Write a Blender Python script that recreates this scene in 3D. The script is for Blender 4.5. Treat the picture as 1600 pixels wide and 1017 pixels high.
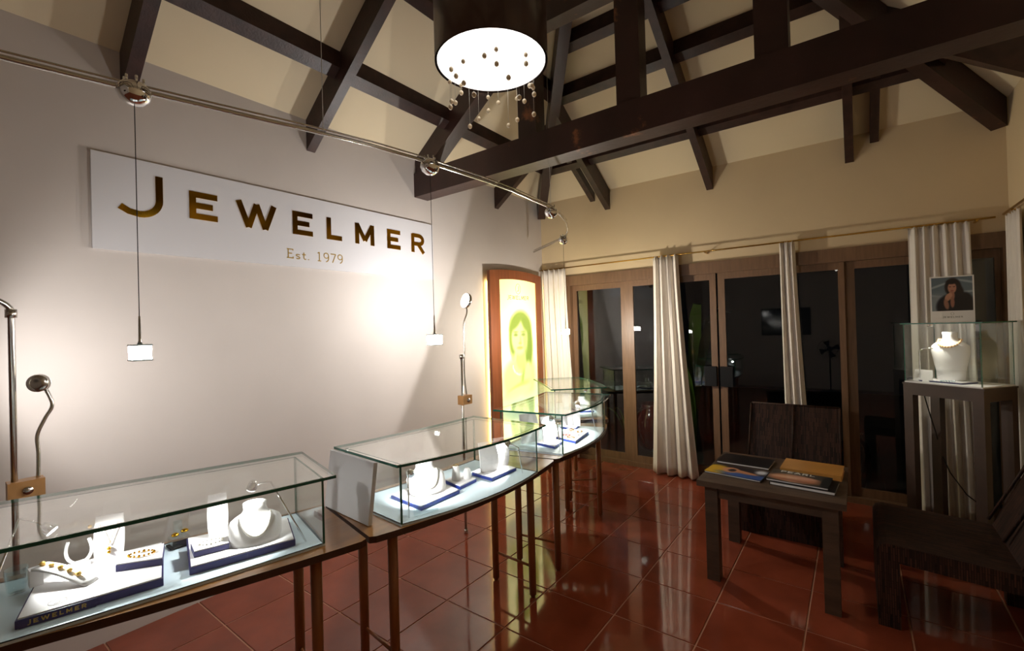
import bpy, bmesh, math, random
import numpy as np
from mathutils import Vector, Matrix
for o in list(bpy.data.objects): bpy.data.objects.remove(o)
R_ = math.radians
SC = bpy.context.scene
COL = SC.collection
random.seed(4)

# ------------------------------------------------------------ camera
def make_camera():
    cam = bpy.data.cameras.new('camera'); cam.sensor_width = 36; cam.lens = 16.0034
    cam.clip_start = .02; cam.clip_end = 100
    o = bpy.data.objects.new('camera', cam); COL.objects.link(o)
    yaw, pitch, roll = R_(36.963), R_(.3705), R_(-1.608)
    fwd = Vector((-math.sin(yaw)*math.cos(pitch), math.cos(yaw)*math.cos(pitch), math.sin(pitch)))
    right = Vector((math.cos(yaw), math.sin(yaw), 0)); up = right.cross(fwd)
    r2 = math.cos(roll)*right + math.sin(roll)*up
    u2 = -math.sin(roll)*right + math.cos(roll)*up
    m = Matrix((r2, u2, -fwd)).transposed().to_4x4(); m.translation = (0, 0, 1.48)
    o.matrix_world = m
    SC.camera = o
make_camera()
# ------------------------------------------------------------ world, exposure
W = bpy.data.worlds.new('night'); SC.world = W; W.use_nodes = True
W.node_tree.nodes['Background'].inputs[0].default_value = (.012, .013, .016, 1)
W.node_tree.nodes['Background'].inputs[1].default_value = .08
SC.view_settings.view_transform = 'Standard'; SC.view_settings.look = 'None'
SC.view_settings.gamma = 1; SC.view_settings.use_curve_mapping = False
SC.view_settings.exposure = 0.0
SC.cycles.transparent_max_bounces = 24
SC.cycles.max_bounces = 8
SC.cycles.sample_clamp_indirect = 6
# light levels of the lamps in the room (used by their builders below)
DRUM_EMIT = 1.8
PENDANT_EMIT = (85.0, 600.0, 1500.0)   # left, middle, corner pendant
LAMP_HEAD_W = 29.0
CASE_SPOT_W = 7.5
POSTER_EMIT = 4.0

# ------------------------------------------------------------ materials
def lin(r, g, b):
    f = lambda c: (c/255/12.92 if c/255 <= .04045 else ((c/255+.055)/1.055)**2.4)
    return (f(r), f(g), f(b), 1)
MATS = {}
def nt(name):
    m = bpy.data.materials.new(name); m.use_nodes = True
    n = m.node_tree; return m, n, n.nodes['Principled BSDF'], n.nodes, n.links
def mat(name, col, rough=.5, metal=0, spec=.5, noise=0, scale=8, bump=0, bscale=60, coat=0, stretch=None, trans=0, sub=0):
    m, n, p, N, L = nt(name)
    p.inputs['Base Color'].default_value = col; p.inputs['Roughness'].default_value = rough
    p.inputs['Metallic'].default_value = metal; p.inputs['Specular IOR Level'].default_value = spec
    p.inputs['Coat Weight'].default_value = coat; p.inputs['Coat Roughness'].default_value = .06
    p.inputs['Transmission Weight'].default_value = trans
    tc = N.new('ShaderNodeTexCoord'); mp = N.new('ShaderNodeMapping')
    L.new(tc.outputs['Object'], mp.inputs[0])
    if stretch: mp.inputs['Scale'].default_value = stretch
    if noise:
        t = N.new('ShaderNodeTexNoise'); t.inputs['Scale'].default_value = scale; t.inputs['Detail'].default_value = 5
        L.new(mp.outputs[0], t.inputs[0])
        r = N.new('ShaderNodeValToRGB')
        r.color_ramp.elements[0].position = .3; r.color_ramp.elements[1].position = .7
        k = 1-noise
        r.color_ramp.elements[0].color = (col[0]*k, col[1]*k, col[2]*k, 1)
        r.color_ramp.elements[1].color = tuple(min(1, c*(1+noise*.6)) for c in col[:3])+(1,)
        L.new(t.outputs[0], r.inputs[0]); L.new(r.outputs[0], p.inputs['Base Color'])
    if bump:
        t2 = N.new('ShaderNodeTexNoise'); t2.inputs['Scale'].default_value = bscale; t2.inputs['Detail'].default_value = 4
        b = N.new('ShaderNodeBump'); b.inputs['Strength'].default_value = bump; b.inputs['Distance'].default_value = .01
        L.new(mp.outputs[0], t2.inputs[0]); L.new(t2.outputs[0], b.inputs['Height']); L.new(b.outputs[0], p.inputs['Normal'])
    MATS[name] = m; return m
def emit(name, col, s):
    m, n, p, N, L = nt(name)
    p.inputs['Base Color'].default_value = (col[0]*.5, col[1]*.5, col[2]*.5, 1)
    p.inputs['Emission Color'].default_value = col; p.inputs['Emission Strength'].default_value = s
    MATS[name] = m; return m
def glass(name, tint=(1, 1, 1, 1), refl=1.0, rough=0.0):
    """thin clear sheet: Fresnel mix of see-through and mirror reflection"""
    m = bpy.data.materials.new(name); m.use_nodes = True
    N, L = m.node_tree.nodes, m.node_tree.links; N.clear()
    out = N.new('ShaderNodeOutputMaterial'); mix = N.new('ShaderNodeMixShader')
    tr = N.new('ShaderNodeBsdfTransparent'); tr.inputs[0].default_value = tint
    gl = N.new('ShaderNodeBsdfGlossy'); gl.inputs['Roughness'].default_value = rough; gl.inputs[0].default_value = (refl, refl, refl, 1)
    fr = N.new('ShaderNodeFresnel')   # same reflectance from both sides of the sheet
    ge = N.new('ShaderNodeNewGeometry'); mr = N.new('ShaderNodeMapRange')
    mr.inputs['To Min'].default_value = 1.5; mr.inputs['To Max'].default_value = 1/1.5
    L.new(ge.outputs['Backfacing'], mr.inputs['Value']); L.new(mr.outputs[0], fr.inputs[0])
    L.new(fr.outputs[0], mix.inputs[0]); L.new(tr.outputs[0], mix.inputs[1]); L.new(gl.outputs[0], mix.inputs[2])
    L.new(mix.outputs[0], out.inputs[0]); MATS[name] = m; return m
def weave(name, c1, c2, sx=60, sz=26):
    m, n, p, N, L = nt(name)
    tc = N.new('ShaderNodeTexCoord'); br = N.new('ShaderNodeTexBrick')
    mp = N.new('ShaderNodeMapping'); L.new(tc.outputs['Object'], mp.inputs[0])
    sep = N.new('ShaderNodeSeparateXYZ'); L.new(mp.outputs[0], sep.inputs[0])
    sn = N.new('ShaderNodeSeparateXYZ'); L.new(tc.outputs['Normal'], sn.inputs[0])
    def facing(k):                     # 1 where the face looks along axis k
        a = N.new('ShaderNodeMath'); a.operation = 'ABSOLUTE'; L.new(sn.outputs[k], a.inputs[0])
        g = N.new('ShaderNodeMath'); g.operation = 'GREATER_THAN'; g.inputs[1].default_value = .75; L.new(a.outputs[0], g.inputs[0]); return g
    def pick(f, a, b):
        m_ = N.new('ShaderNodeMix'); L.new(f.outputs[0], m_.inputs[0]); L.new(a, m_.inputs[2]); L.new(b, m_.inputs[3]); return m_.outputs[0]
    across = pick(facing(0), sep.outputs[0], sep.outputs[1]); along = pick(facing(2), sep.outputs[2], sep.outputs[1])
    cb = N.new('ShaderNodeCombineXYZ'); L.new(along, cb.inputs[0]); L.new(across, cb.inputs[1])
    L.new(cb.outputs[0], br.inputs[0])
    br.inputs['Scale'].default_value = 14; br.inputs['Mortar Size'].default_value = .02
    br.inputs['Brick Width'].default_value = .9; br.inputs['Row Height'].default_value = .12
    br.inputs['Color1'].default_value = c1; br.inputs['Color2'].default_value = c2; br.inputs['Mortar'].default_value = (c1[0]*.2, c1[1]*.2, c1[2]*.2, 1)
    L.new(br.outputs[0], p.inputs['Base Color'])
    b = N.new('ShaderNodeBump'); b.inputs['Strength'].default_value = .8; b.inputs['Distance'].default_value = .006; b.invert = True
    L.new(br.outputs['Fac'], b.inputs['Height']); L.new(b.outputs[0], p.inputs['Normal'])
    p.inputs['Roughness'].default_value = .6; p.inputs['Specular IOR Level'].default_value = .25
    MATS[name] = m; return m
def vcol(name, rough=.5, es=0, coat=0):
    m, n, p, N, L = nt(name)
    a = N.new('ShaderNodeVertexColor'); a.layer_name = 'Col'
    L.new(a.outputs[0], p.inputs['Base Color']); p.inputs['Roughness'].default_value = rough; p.inputs['Coat Weight'].default_value = coat
    if es:
        L.new(a.outputs[0], p.inputs['Emission Color']); p.inputs['Emission Strength'].default_value = es
    MATS[name] = m; return m

def make_materials():
    mat('plaster', lin(205, 196, 189), .62, noise=.05, scale=1.7, bump=.06, bscale=25, spec=.35)
    mat('plaster_warm', lin(216, 194, 156), .6, noise=.05, scale=1.5, bump=.05, bscale=25, spec=.3)
    mat('ceiling_white', lin(220, 204, 172), .6, noise=.03, scale=2, spec=.3)
    mat('dark_wood', lin(56, 35, 29), .42, noise=.45, scale=5, bump=.12, bscale=30, stretch=(3, 3, 3))
    # worn truss timber with rubbed, paler patches
    m = mat('beam_wood', lin(54, 32, 27), .4, noise=.4, scale=4, bump=.15, bscale=24)
    n = m.node_tree; N, L = n.nodes, n.links; p = N['Principled BSDF']
    src = p.inputs['Base Color'].links[0].from_socket
    t = N.new('ShaderNodeTexNoise'); t.inputs['Scale'].default_value = 2.2; t.inputs['Detail'].default_value = 8; t.inputs['Roughness'].default_value = .65
    tc = N.new('ShaderNodeTexCoord'); L.new(tc.outputs['Object'], t.inputs[0])
    r = N.new('ShaderNodeValToRGB'); r.color_ramp.elements[0].position = .62; r.color_ramp.elements[1].position = .68
    L.new(t.outputs[0], r.inputs[0])
    mx = N.new('ShaderNodeMix'); mx.data_type = 'RGBA'
    L.new(r.outputs[0], mx.inputs[0]); L.new(src, mx.inputs[6]); mx.inputs[7].default_value = lin(140, 88, 54)
    L.new(mx.outputs[2], p.inputs['Base Color'])
    mat('door_wood', lin(118, 88, 62), .45, noise=.2, scale=9, stretch=(6, 6, .6))
    mat('table_wood', lin(150, 102, 52), .3, noise=.25, scale=6, stretch=(4, 1, 4), coat=.4)
    mat('table_edge', lin(70, 42, 26), .4, noise=.2, scale=8)
    mat('leg_wood', lin(150, 92, 50), .35, noise=.25, scale=7, stretch=(5, 5, .5))
    mat('frame_wood', lin(140, 78, 44), .4, noise=.2, scale=6, stretch=(5, 5, .6))
    mat('old_wood', lin(78, 60, 46), .5, noise=.35, scale=6, stretch=(1, 5, 5), bump=.15, bscale=40)
    mat('stand_wood', lin(66, 46, 35), .5, noise=.25, scale=7)
    mat('clamp_wood', lin(190, 140, 84), .45, noise=.15, scale=12)
    mat('grout', lin(196, 146, 120), .7, spec=.2)
    m = mat('tile', lin(142, 68, 46), .07, noise=.22, scale=3.5, bump=.012, bscale=9, spec=.75)
    mat('chrome', (.82, .82, .82, 1), .06, 1)
    mat('steel', (.6, .58, .54, 1), .22, 1)
    mat('brass', lin(200, 160, 84), .25, 1)
    mat('gold', lin(212, 160, 42), .12, 1)
    mat('white_panel', lin(214, 212, 214), .35, spec=.4)
    mat('white_edge', lin(222, 214, 204), .5)
    mat('white_pad', lin(240, 238, 240), .6, spec=.3)
    mat('white_velvet', lin(244, 242, 242), .8, spec=.2)
    mat('navy', lin(34, 34, 92), .45)
    mat('navy_bright', lin(40, 62, 150), .4)
    mat('pale_blue', lin(212, 230, 240), .5)
    mat('pearl_white', lin(240, 236, 226), .18, spec=.7, coat=.6)
    mat('pearl_gold', lin(226, 186, 96), .2, spec=.7, coat=.6)
    mat('pearl_peach', lin(240, 196, 140), .25, spec=.6, coat=.5)
    mat('pearl_bead', lin(226, 206, 172), .3, spec=.6, coat=.3)
    mat('black_plastic', lin(14, 14, 15), .5, spec=.25)
    mat('black_glaze', lin(20, 14, 13), .08, spec=.7)
    mat('red_glaze', lin(70, 22, 18), .12, spec=.6)
    mat('cord', lin(30, 26, 24), .6)
    mat('thread', lin(190, 186, 176), .5)
    mat('curtain', lin(226, 218, 208), .85, spec=.15, noise=.04, scale=6)
    mat('drum_shade', lin(60, 36, 28), .35, noise=.5, scale=3, coat=.25)
    mat('paper_white', lin(232, 230, 228), .6)
    mat('paper_dark', lin(26, 24, 26), .3, noise=.5, scale=9)
    mat('tan_cover', lin(196, 142, 72), .3, noise=.12, scale=5)
    mat('green_leaf', lin(70, 96, 34), .4, noise=.3, scale=6)
    mat('patio', lin(52, 46, 42), .7, noise=.3, scale=3)
    mat('screen', lin(6, 6, 7), .08, spec=.6)
    mat('acrylic_edge', lin(190, 214, 222), .15)
    mat('glass_edge', lin(24, 92, 74), .1, spec=.6)
    mat('print_gold', lin(190, 158, 84), .35, .6)
    mat('print_grey', lin(110, 108, 100), .6)
    mat('print_white', lin(225, 225, 220), .5)
    mat('print_green', lin(126, 132, 58), .6)
    mat('bracelet', lin(206, 170, 110), .25, .5)
    mat('red_stone', lin(170, 60, 40), .25)
    weave('wicker', lin(74, 46, 34), lin(26, 15, 12))
    glass('door_glass', (.93, .95, .94, 1), 1.0)
    glass('case_glass', (.965, .985, .975, 1), 1.0)
    glass('tumbler_glass', (.9, .95, .96, 1), 1.0)
    emit('drum_light', (1, .96, .9, 1), DRUM_EMIT)
    for i, e in enumerate(PENDANT_EMIT): emit('shade_light_%d' % i, (1, .97, .95, 1) if i < 2 else (1, .92, .80, 1), e)
    emit('disc_light', (1, .97, .92, 1), 14)
    emit('bulb_light', (1, .95, .85, 1), 8)
    emit('case_bulb', (1, 1, 1, 1), 30)
    emit('edge_glow', (1, .78, .3, 1), 16.0)
    vcol('poster_print', .3, POSTER_EMIT)
    vcol('card_print', .35, 0, .3)
make_materials()

# ------------------------------------------------------------ mesh builder
class MB:
    def __init__(s): s.v = []; s.f = []; s.mi = []; s.cur = 0; s.sm = []
    def add(s, vs, fs, smooth=False):
        o = len(s.v); s.v += [tuple(p) for p in vs]
        for f in fs: s.f.append([o+i for i in f]); s.mi.append(s.cur); s.sm.append(smooth)
        return s
    def box(s, a, b):
        x0, y0, z0 = a; x1, y1, z1 = b
        return s.add([(x0,y0,z0),(x1,y0,z0),(x1,y1,z0),(x0,y1,z0),(x0,y0,z1),(x1,y0,z1),(x1,y1,z1),(x0,y1,z1)],
                     [(0,3,2,1),(4,5,6,7),(0,1,5,4),(1,2,6,5),(2,3,7,6),(3,0,4,7)])
    def hexa(s, p): # 8 pts: bottom 4 ccw, top 4 ccw
        return s.add(p, [(0,3,2,1),(4,5,6,7),(0,1,5,4),(1,2,6,5),(2,3,7,6),(3,0,4,7)])
    def prism(s, poly, z0, z1, side_mi=None):
        n = len(poly); vs = [(x,y,z0) for x,y in poly]+[(x,y,z1) for x,y in poly]
        c = s.cur
        s.add(vs, [tuple(range(n))[::-1], tuple(range(n, 2*n))])
        if side_mi is not None: s.cur = side_mi
        o = len(s.v)-2*n
        for i in range(n):
            j = (i+1) % n; s.f.append([o+i, o+j, o+n+j, o+n+i]); s.mi.append(s.cur); s.sm.append(False)
        s.cur = c; return s
    def extr(s, poly3, d): # polygon in 3d extruded along vector d
        n = len(poly3); d = Vector(d); a = [Vector(p) for p in poly3]; b = [p+d for p in a]
        return s.add(a+b, [tuple(range(n))[::-1], tuple(range(n, 2*n))]+[(i, (i+1) % n, n+(i+1) % n, n+i) for i in range(n)])
    def tube(s, path, r, n=10, cap=True):
        P = [Vector(p) for p in path]; k = len(P)
        rr = r if isinstance(r, (list, tuple)) else [r]*k
        vs = []; ref = None
        for i in range(k):
            t = (P[min(i+1, k-1)]-P[max(i-1, 0)]).normalized()
            if ref is None: ref = Vector((0,0,1)) if abs(t.z) < .9 else Vector((1,0,0))
            u = t.cross(ref)
            if u.length < 1e-4: u = t.cross(Vector((0,1,0)))
            u.normalize(); w = u.cross(t).normalized(); ref = w
            for j in range(n):
                a = 2*math.pi*j/n; vs.append(P[i]+rr[i]*(math.cos(a)*u+math.sin(a)*w))
        fs = [(i*n+j, i*n+(j+1) % n, (i+1)*n+(j+1) % n, (i+1)*n+j) for i in range(k-1) for j in range(n)]
        if cap: fs += [tuple(range(n))[::-1], tuple(range((k-1)*n, k*n))]
        return s.add(vs, fs, True)
    def lathe(s, prof, c=(0,0,0), n=24, sx=1, sy=1):
        cx, cy, cz = c; k = len(prof); vs = []
        for r, z in prof:
            for j in range(n):
                a = 2*math.pi*j/n; vs.append((cx+r*sx*math.cos(a), cy+r*sy*math.sin(a), cz+z))
        fs = [(i*n+j, i*n+(j+1) % n, (i+1)*n+(j+1) % n, (i+1)*n+j) for i in range(k-1) for j in range(n)]
        fs += [tuple(range(n))[::-1], tuple(range((k-1)*n, k*n))]
        return s.add(vs, fs, True)
    def ball(s, c, r, n=10, sz=1):
        m = max(4, n//2+1)
        return s.lathe([(r*math.sin(math.pi*i/m) if 0 < i < m else r*.02, -r*sz*math.cos(math.pi*i/m)) for i in range(m+1)], c, n)
    def loft(s, rings, smooth=True):
        n = len(rings[0]); k = len(rings)
        vs = [p for r in rings for p in r]
        fs = [(i*n+j, i*n+(j+1) % n, (i+1)*n+(j+1) % n, (i+1)*n+j) for i in range(k-1) for j in range(n)]
        fs += [tuple(range(n))[::-1], tuple(range((k-1)*n, k*n))]
        return s.add(vs, fs, smooth)
def build(name, m, mats, parent=None, local=False):
    """one mesh object; vertices are world coordinates unless local"""
    org = Vector((0,0,0))
    if parent is not None and not local:
        p = parent
        while p is not None: org += p.location; p = p.parent
    elif parent is None:
        xs = np.array(m.v); org = Vector(((xs[:,0].min()+xs[:,0].max())/2, (xs[:,1].min()+xs[:,1].max())/2, xs[:,2].min()))
    me = bpy.data.meshes.new(name)
    off = (0,0,0) if (parent is not None and local) else org
    me.from_pydata([(a-off[0], b-off[1], c-off[2]) for a, b, c in m.v], [], m.f)
    if not isinstance(mats, (list, tuple)): mats = [mats]
    for q in mats: me.materials.append(MATS[q])
    me.polygons.foreach_set('material_index', m.mi)
    me.polygons.foreach_set('use_smooth', m.sm)
    bm = bmesh.new(); bm.from_mesh(me); bmesh.ops.recalc_face_normals(bm, faces=bm.faces)
    bm.to_mesh(me); bm.free()
    me.update()
    o = bpy.data.objects.new(name, me); COL.objects.link(o)
    if parent is not None: o.parent = parent
    else: o.location = org
    return o
def tag(o, label, cat, group=None):
    o['label'] = label; o['category'] = cat
    if group: o['group'] = group
    return o
def struct(o): o['kind'] = 'structure'; return o
def thing(name, loc, label, cat, group=None, rz=0):
    o = bpy.data.objects.new(name, None); COL.objects.link(o); o.location = loc; o.rotation_euler = (0,0,rz)
    o.empty_display_size = .05
    return tag(o, label, cat, group)
def light(name, kind, loc, power, parent, col=(1,1,1), size=.02, target=None, spot=60, blend=.3):
    d = bpy.data.lights.new(name, kind); d.energy = power; d.color = col
    if kind in ('POINT', 'SPOT'): d.shadow_soft_size = size
    if kind == 'SPOT': d.spot_size = R_(spot); d.spot_blend = blend
    o = bpy.data.objects.new(name, d); COL.objects.link(o)
    org = Vector((0,0,0)); p = parent
    while p is not None: org += p.location; p = p.parent
    o.parent = parent; o.location = Vector(loc)-org
    if target is not None:
        o.rotation_euler = (Vector(target)-Vector(loc)).to_track_quat('-Z', 'Y').to_euler()
    return o

# ------------------------------------------------------------ lettering (stroke glyphs in a 0..1 box)
def arc(cx, cy, r, a0, a1, n=8, ry=None):
    ry = ry or r
    return [(cx+r*math.cos(R_(a0+(a1-a0)*i/n)), cy+ry*math.sin(R_(a0+(a1-a0)*i/n))) for i in range(n+1)]
GL = {
 'E': (.82, [[(0,0),(0,1)], [(0,.93),(.82,.93)], [(0,.5),(.68,.5)], [(0,.07),(.82,.07)]]),
 'L': (.74, [[(0,0),(0,1)], [(0,.07),(.74,.07)]]),
 'W': (1.45, [[(.08,1),(.42,0)], [(.42,0),(.72,.95)], [(.72,.95),(1.03,0)], [(1.03,0),(1.37,1)]]),
 'M': (1.05, [[(0,0),(0,1)], [(1.05,0),(1.05,1)], [(.1,.97),(.525,.2)], [(.525,.2),(.95,.97)]]),
 'R': (.9, [[(0,0),(0,1)], [(.08,.93)]+arc(.5,.7,.25,90,-90,8,.23)+[(.08,.47)], [(.45,.45),(.8,0)]]),
 'J': (.55, [[(.47,1),(.47,.28)]+arc(.2,.28,.27,0,-110,8)]),
 'P': (.8, [[(0,0),(0,1)], [(.08,.93)]+arc(.45,.7,.25,90,-90,8,.23)+[(.08,.47)]]),
 'A': (1.0, [[(.06,0),(.5,1)], [(.5,1),(.94,0)], [(.22,.33),(.78,.33)]]),
 's': (.42, [[(.36,.44)]+arc(.2,.38,.14,40,260,6,.1)+arc(.2,.14,.15,80,-150,6,.12)]),
 't': (.36, [[(.16,.75),(.16,.12),(.24,.03),(.34,.06)], [(.02,.52),(.32,.52)]]),
 '.': (.2, [[(.05,.03),(.12,.03)]]),
 '1': (.5, [[(.25,0),(.25,1)], [(.1,.02),(.4,.02)], [(.25,1),(.1,.86)]]),
 '9': (.56, [arc(.28,.7,.22,0,360,14,.28), [(.5,.7),(.5,.5)]+arc(.2,.42,.3,10,-80,6,.4)]),
 '7': (.56, [[(.04,.96),(.52,.96)], [(.52,.96),(.2,0)]]),
 'e': (.56, [[(.08,0),(.08,1)], [(0,.97),(.5,.97)], [(.5,.97),(.5,.82)], [(.08,.52),(.4,.52)], [(0,.03),(.52,.03)], [(.52,.03),(.52,.2)]]),
 ' ': (.35, []),
}
def stroke(mb, pts, w, fn, d):
    """thicken a polyline into quads, mapped by fn(u,v)->3d and extruded along d"""
    P = [Vector((a, b)) for a, b in pts]
    L, Rr = [], []
    for i, p in enumerate(P):
        t = (P[min(i+1, len(P)-1)]-P[max(i-1, 0)]).normalized(); nn = Vector((-t.y, t.x))
        L.append(p+nn*w/2); Rr.append(p-nn*w/2)
    for i in range(len(P)-1):
        mb.extr([fn(*Rr[i]), fn(*Rr[i+1]), fn(*L[i+1]), fn(*L[i])], d)
def glyph(mb, ch, u0, v0, wd, ht, sw, fn, d):
    """glyph in the rectangle u0..u0+wd, v0..v0+ht"""
    gw, st = GL[ch]
    for si, pl in enumerate(st):
        q = []; dd = tuple(c*(1+.09*si) for c in d)
        for (a, b) in pl:
            bb = sw/2/ht+(1-sw/ht)*min(max((b-.07)/.86, 0), 1) if len(pl) == 2 and pl[0][1] == pl[1][1] else b
            q.append((u0+(sw/2)+(wd-sw)*a/gw if len(pl) == 2 and pl[0][0] == pl[1][0] else u0+wd*a/gw, v0+ht*bb))
        stroke(mb, q, sw, fn, dd)
def word(mb, text, u0, v0, ht, sw, fn, d, gap=.25, first=1.0):
    u = u0
    for i, ch in enumerate(text):
        h = ht*(first if i == 0 else 1); wd = GL[ch][0]*h
        if GL[ch][1]: glyph(mb, ch, u, v0-(h-ht)*.6 if i == 0 else v0, wd, h, sw, fn, d)
        u += wd+gap*ht
    return u-u0-gap*ht
def word_w(text, ht, gap=.25, first=1.0): return sum(GL[c][0]*ht*(first if i == 0 else 1) for i, c in enumerate(text))+gap*ht*(len(text)-1)

# ------------------------------------------------------------ room dimensions
XL, XR, YB, YF = -2.97, .87, 4.58, -2.6
ZW = 2.95
TL, TB = math.tan(R_(36)), math.tan(R_(30.5))
XC = (XL+XR)/2
ZR = ZW+(XC-XL)*TL            # ridge height
YA = YB-(ZR-ZW)/TB            # where the back hips meet the ridge

def room():
    fl = struct(build('floor', MB().box((XL-.1, YF-.1, -.1), (XR+.1, YB+.12, -.004)), 'grout'))
    # glazed tiles, one object each
    gx = -1.4245; gy = 2.963; p = .4; g = .004
    xs = [gx+p*k for k in range(-12, 12)]; ys = [gy+p*k for k in range(-16, 8)]
    cache = {}
    for a in xs:
        for b in ys:
            x0, x1, y0, y1 = max(a+g, XL), min(a+p-g, XR), max(b+g, YF), min(b+p-g, YB)
            if x1-x0 < .02 or y1-y0 < .02: continue
            key = (round(x1-x0, 3), round(y1-y0, 3))
            if key not in cache:
                w, h = (x1-x0)/2, (y1-y0)/2; e = .0015
                m = MB().add([(-w,-h,-.006),(w,-h,-.006),(w,h,-.006),(-w,h,-.006),(-w,-h,-e),(w,-h,-e),(w,h,-e),(-w,h,-e),(-w+e,-h+e,0),(w-e,-h+e,0),(w-e,h-e,0),(-w+e,h-e,0)],
                    [(0,1,5,4),(1,2,6,5),(2,3,7,6),(3,0,4,7),(4,5,9,8),(5,6,10,9),(6,7,11,10),(7,4,8,11),(8,9,10,11)])
                me = bpy.data.meshes.new('tile'); me.from_pydata(m.v, [], m.f); me.materials.append(MATS['tile']); cache[key] = me
            o = bpy.data.objects.new('tile', cache[key]); COL.objects.link(o); o.parent = fl
            o.location = Vector(((x0+x1)/2, (y0+y1)/2, 0))-fl.location
    # walls
    struct(build('wall_left', MB().box((XL-.12, YF-.12, -.1), (XL, YB+.12, ZW+.02)), 'plaster'))
    wb = MB(); DX0, DX1, DZ = -2.613, .86, 2.056
    wb.box((XL, YB, -.1), (DX0, YB+.12, ZW+.02)); wb.box((DX0, YB, DZ), (DX1, YB+.12, ZW+.02)); wb.box((DX1, YB, -.1), (XR, YB+.12, ZW+.02))
    struct(build('wall_back', wb, 'plaster_warm'))
    struct(build('wall_right', MB().box((XR, YF-.12, -.1), (XR+.12, YB+.12, ZW+.02)), 'plaster_warm'))
    struct(build('wall_front', MB().extr([(XL, YF, -.1), (XR, YF, -.1), (XR, YF, ZW), (XC, YF, ZR+.02), (XL, YF, ZW)], (0, -.12, 0)), 'plaster'))
    # ceiling: hipped at the back
    A = (XC, YA, ZR)
    c = MB(); t = .05
    def slab(pts):
        c.extr(pts, (0, 0, t))
    slab([(XL,YF,ZW),(XC,YF,ZR),A,(XL,YB,ZW)]); slab([(XR,YB,ZW),A,(XC,YF,ZR),(XR,YF,ZW)]); slab([(XL,YB,ZW),A,(XR,YB,ZW)])
    ce = struct(build('ceiling', c, 'ceiling_white'))
    # rafters on the two long slopes
    dv = .21
    def lrafter(y, w, mirror=False, top=None, m='dark_wood', dv=dv, name='rafter'):
        yr = y
        # length limited by hip or ridge
        xe = XC
        if y > YA: xe = XL+(YB-y)*TB/TL
        f = lambda x: (XL+XR-x) if mirror else x
        z = lambda x: ZW+(x-XL)*TL-.002
        P = [(XL+.002, z(XL)-dv), (xe, z(xe)-dv), (xe, z(xe)), (XL+.002, z(XL))]
        build(name, MB().extr([(f(a), y-w/2, b) for a, b in P], (0, w, 0)), m, ce)
    for y in (-2.3, -1.3, -.3, .70, 1.69, 3.73):
        lrafter(y, .06); lrafter(y, .06, True)
    lrafter(2.69, .12, m='beam_wood', name='principal_rafter'); lrafter(2.69, .12, True, m='beam_wood', name='principal_rafter')
    # rafters on the back slope
    def brafter(x, w, dv=dv):
        d = min(x-XL, XR-x)*TL/TB
        ye = YB-min(d, YB-YA)
        z = lambda y: ZW+(YB-y)*TB-.002
        P = [(YB-.002, z(YB)-dv), (ye, z(ye)-dv), (ye, z(ye)), (YB-.002, z(YB))]
        build('rafter', MB().extr([(x-w/2, a, b) for a, b in P], (w, 0, 0)), 'dark_wood', ce)
    for x in (-2.105, -1.06, 0.0): brafter(x, .058)
    for x in (-2.28, .16): brafter(x, .055, .09)
    # hips
    for sx in (1, -1):
        x0 = XL if sx == 1 else XR
        d = Vector((sx/TL, -1/TB, 0)); n = Vector((-d.y, d.x, 0)).normalized()*.045
        k = ZR-ZW
        e = .03
        a = Vector((x0, YB, ZW))+d*e+Vector((0,0,e)); b = Vector((XC, YA, ZR))
        P = [a-n-Vector((0,0,dv+.01)), b-n-Vector((0,0,dv+.01)), b-n, a-n]
        build('hip_rafter', MB().extr(P, 2*n), 'beam_wood', ce)
    # purlins, let in between the rafters under the boards
    pv = .105
    def lpurlin(x, w, y0, y1, mirror=False):
        z = ZW+(x-XL)*TL; f = (lambda q: XL+XR-q) if mirror else (lambda q: q)
        P = [(x, z-pv), (x+w, z+w*TL-pv), (x+w, z+w*TL-.002), (x, z-.002)]
        build('purlin', MB().extr([(f(a), y0, b) for a, b in P], (0, y1-y0, 0)), 'dark_wood', ce)
    ysr = [YF, -2.3, -1.3, -.3, .70, 1.69, 2.69, 3.73]
    for x in (-2.612, -2.112):
        ye = YB-(x-XL)*TL/TB
        ys2 = [q for q in ysr if q < ye]+[ye]
        for a, b in zip(ys2[:-1], ys2[1:]):
            for mi in (False, True): lpurlin(x, .065, a+.031, b-.031, mi)
    def bpurlin(y, w, x0, x1):
        z = ZW+(YB-y)*TB
        P = [(y, z-pv), (y-w, z+w*TB-pv), (y-w, z+w*TB-.002), (y, z-.002)]
        build('purlin', MB().extr([(x0, a, b) for a, b in P], (x1-x0, 0, 0)), 'dark_wood', ce)
    for y in (4.15, 3.54, 3.20):
        xl = XL+(YB-y)*TB/TL; xr = XR-(YB-y)*TB/TL
        xs2 = [xl]+[q for q in (-2.105, -1.06, 0.0) if xl < q < xr]+[xr]
        for a, b in zip(xs2[:-1], xs2[1:]): bpurlin(y, .065, a+.03, b-.03)
    # truss
    build('tie_beam', MB().box((XL+.002, 2.612, 2.62), (XR-.002, 2.762, 2.82)), 'beam_wood', ce)
    zr = lambda x: ZW+(min(x-XL, XR-x))*TL-dv
    zb = ZW+(YB-2.69)*TB-.03
    for x in (-1.80, -1.055, -.30):
        build('king_post' if x == -1.055 else 'queen_post', MB().box((x-.075, 2.63, 2.82), (x+.075, 2.745, min(zr(x)+.01, zb))), 'beam_wood', ce)
    build('collar_beam', MB().box((-1.93, 2.632, 3.555), (-.17, 2.742, 3.70)), 'beam_wood', ce)
    # wall below floor joint: plain skirting in wall colour is not present; header trim of the doors
    tr = struct(build('trim_1', MB().box((DX0-.03, YB-.03, DZ-.11), (DX1+.008, YB+.05, DZ)), 'door_wood'))
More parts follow.
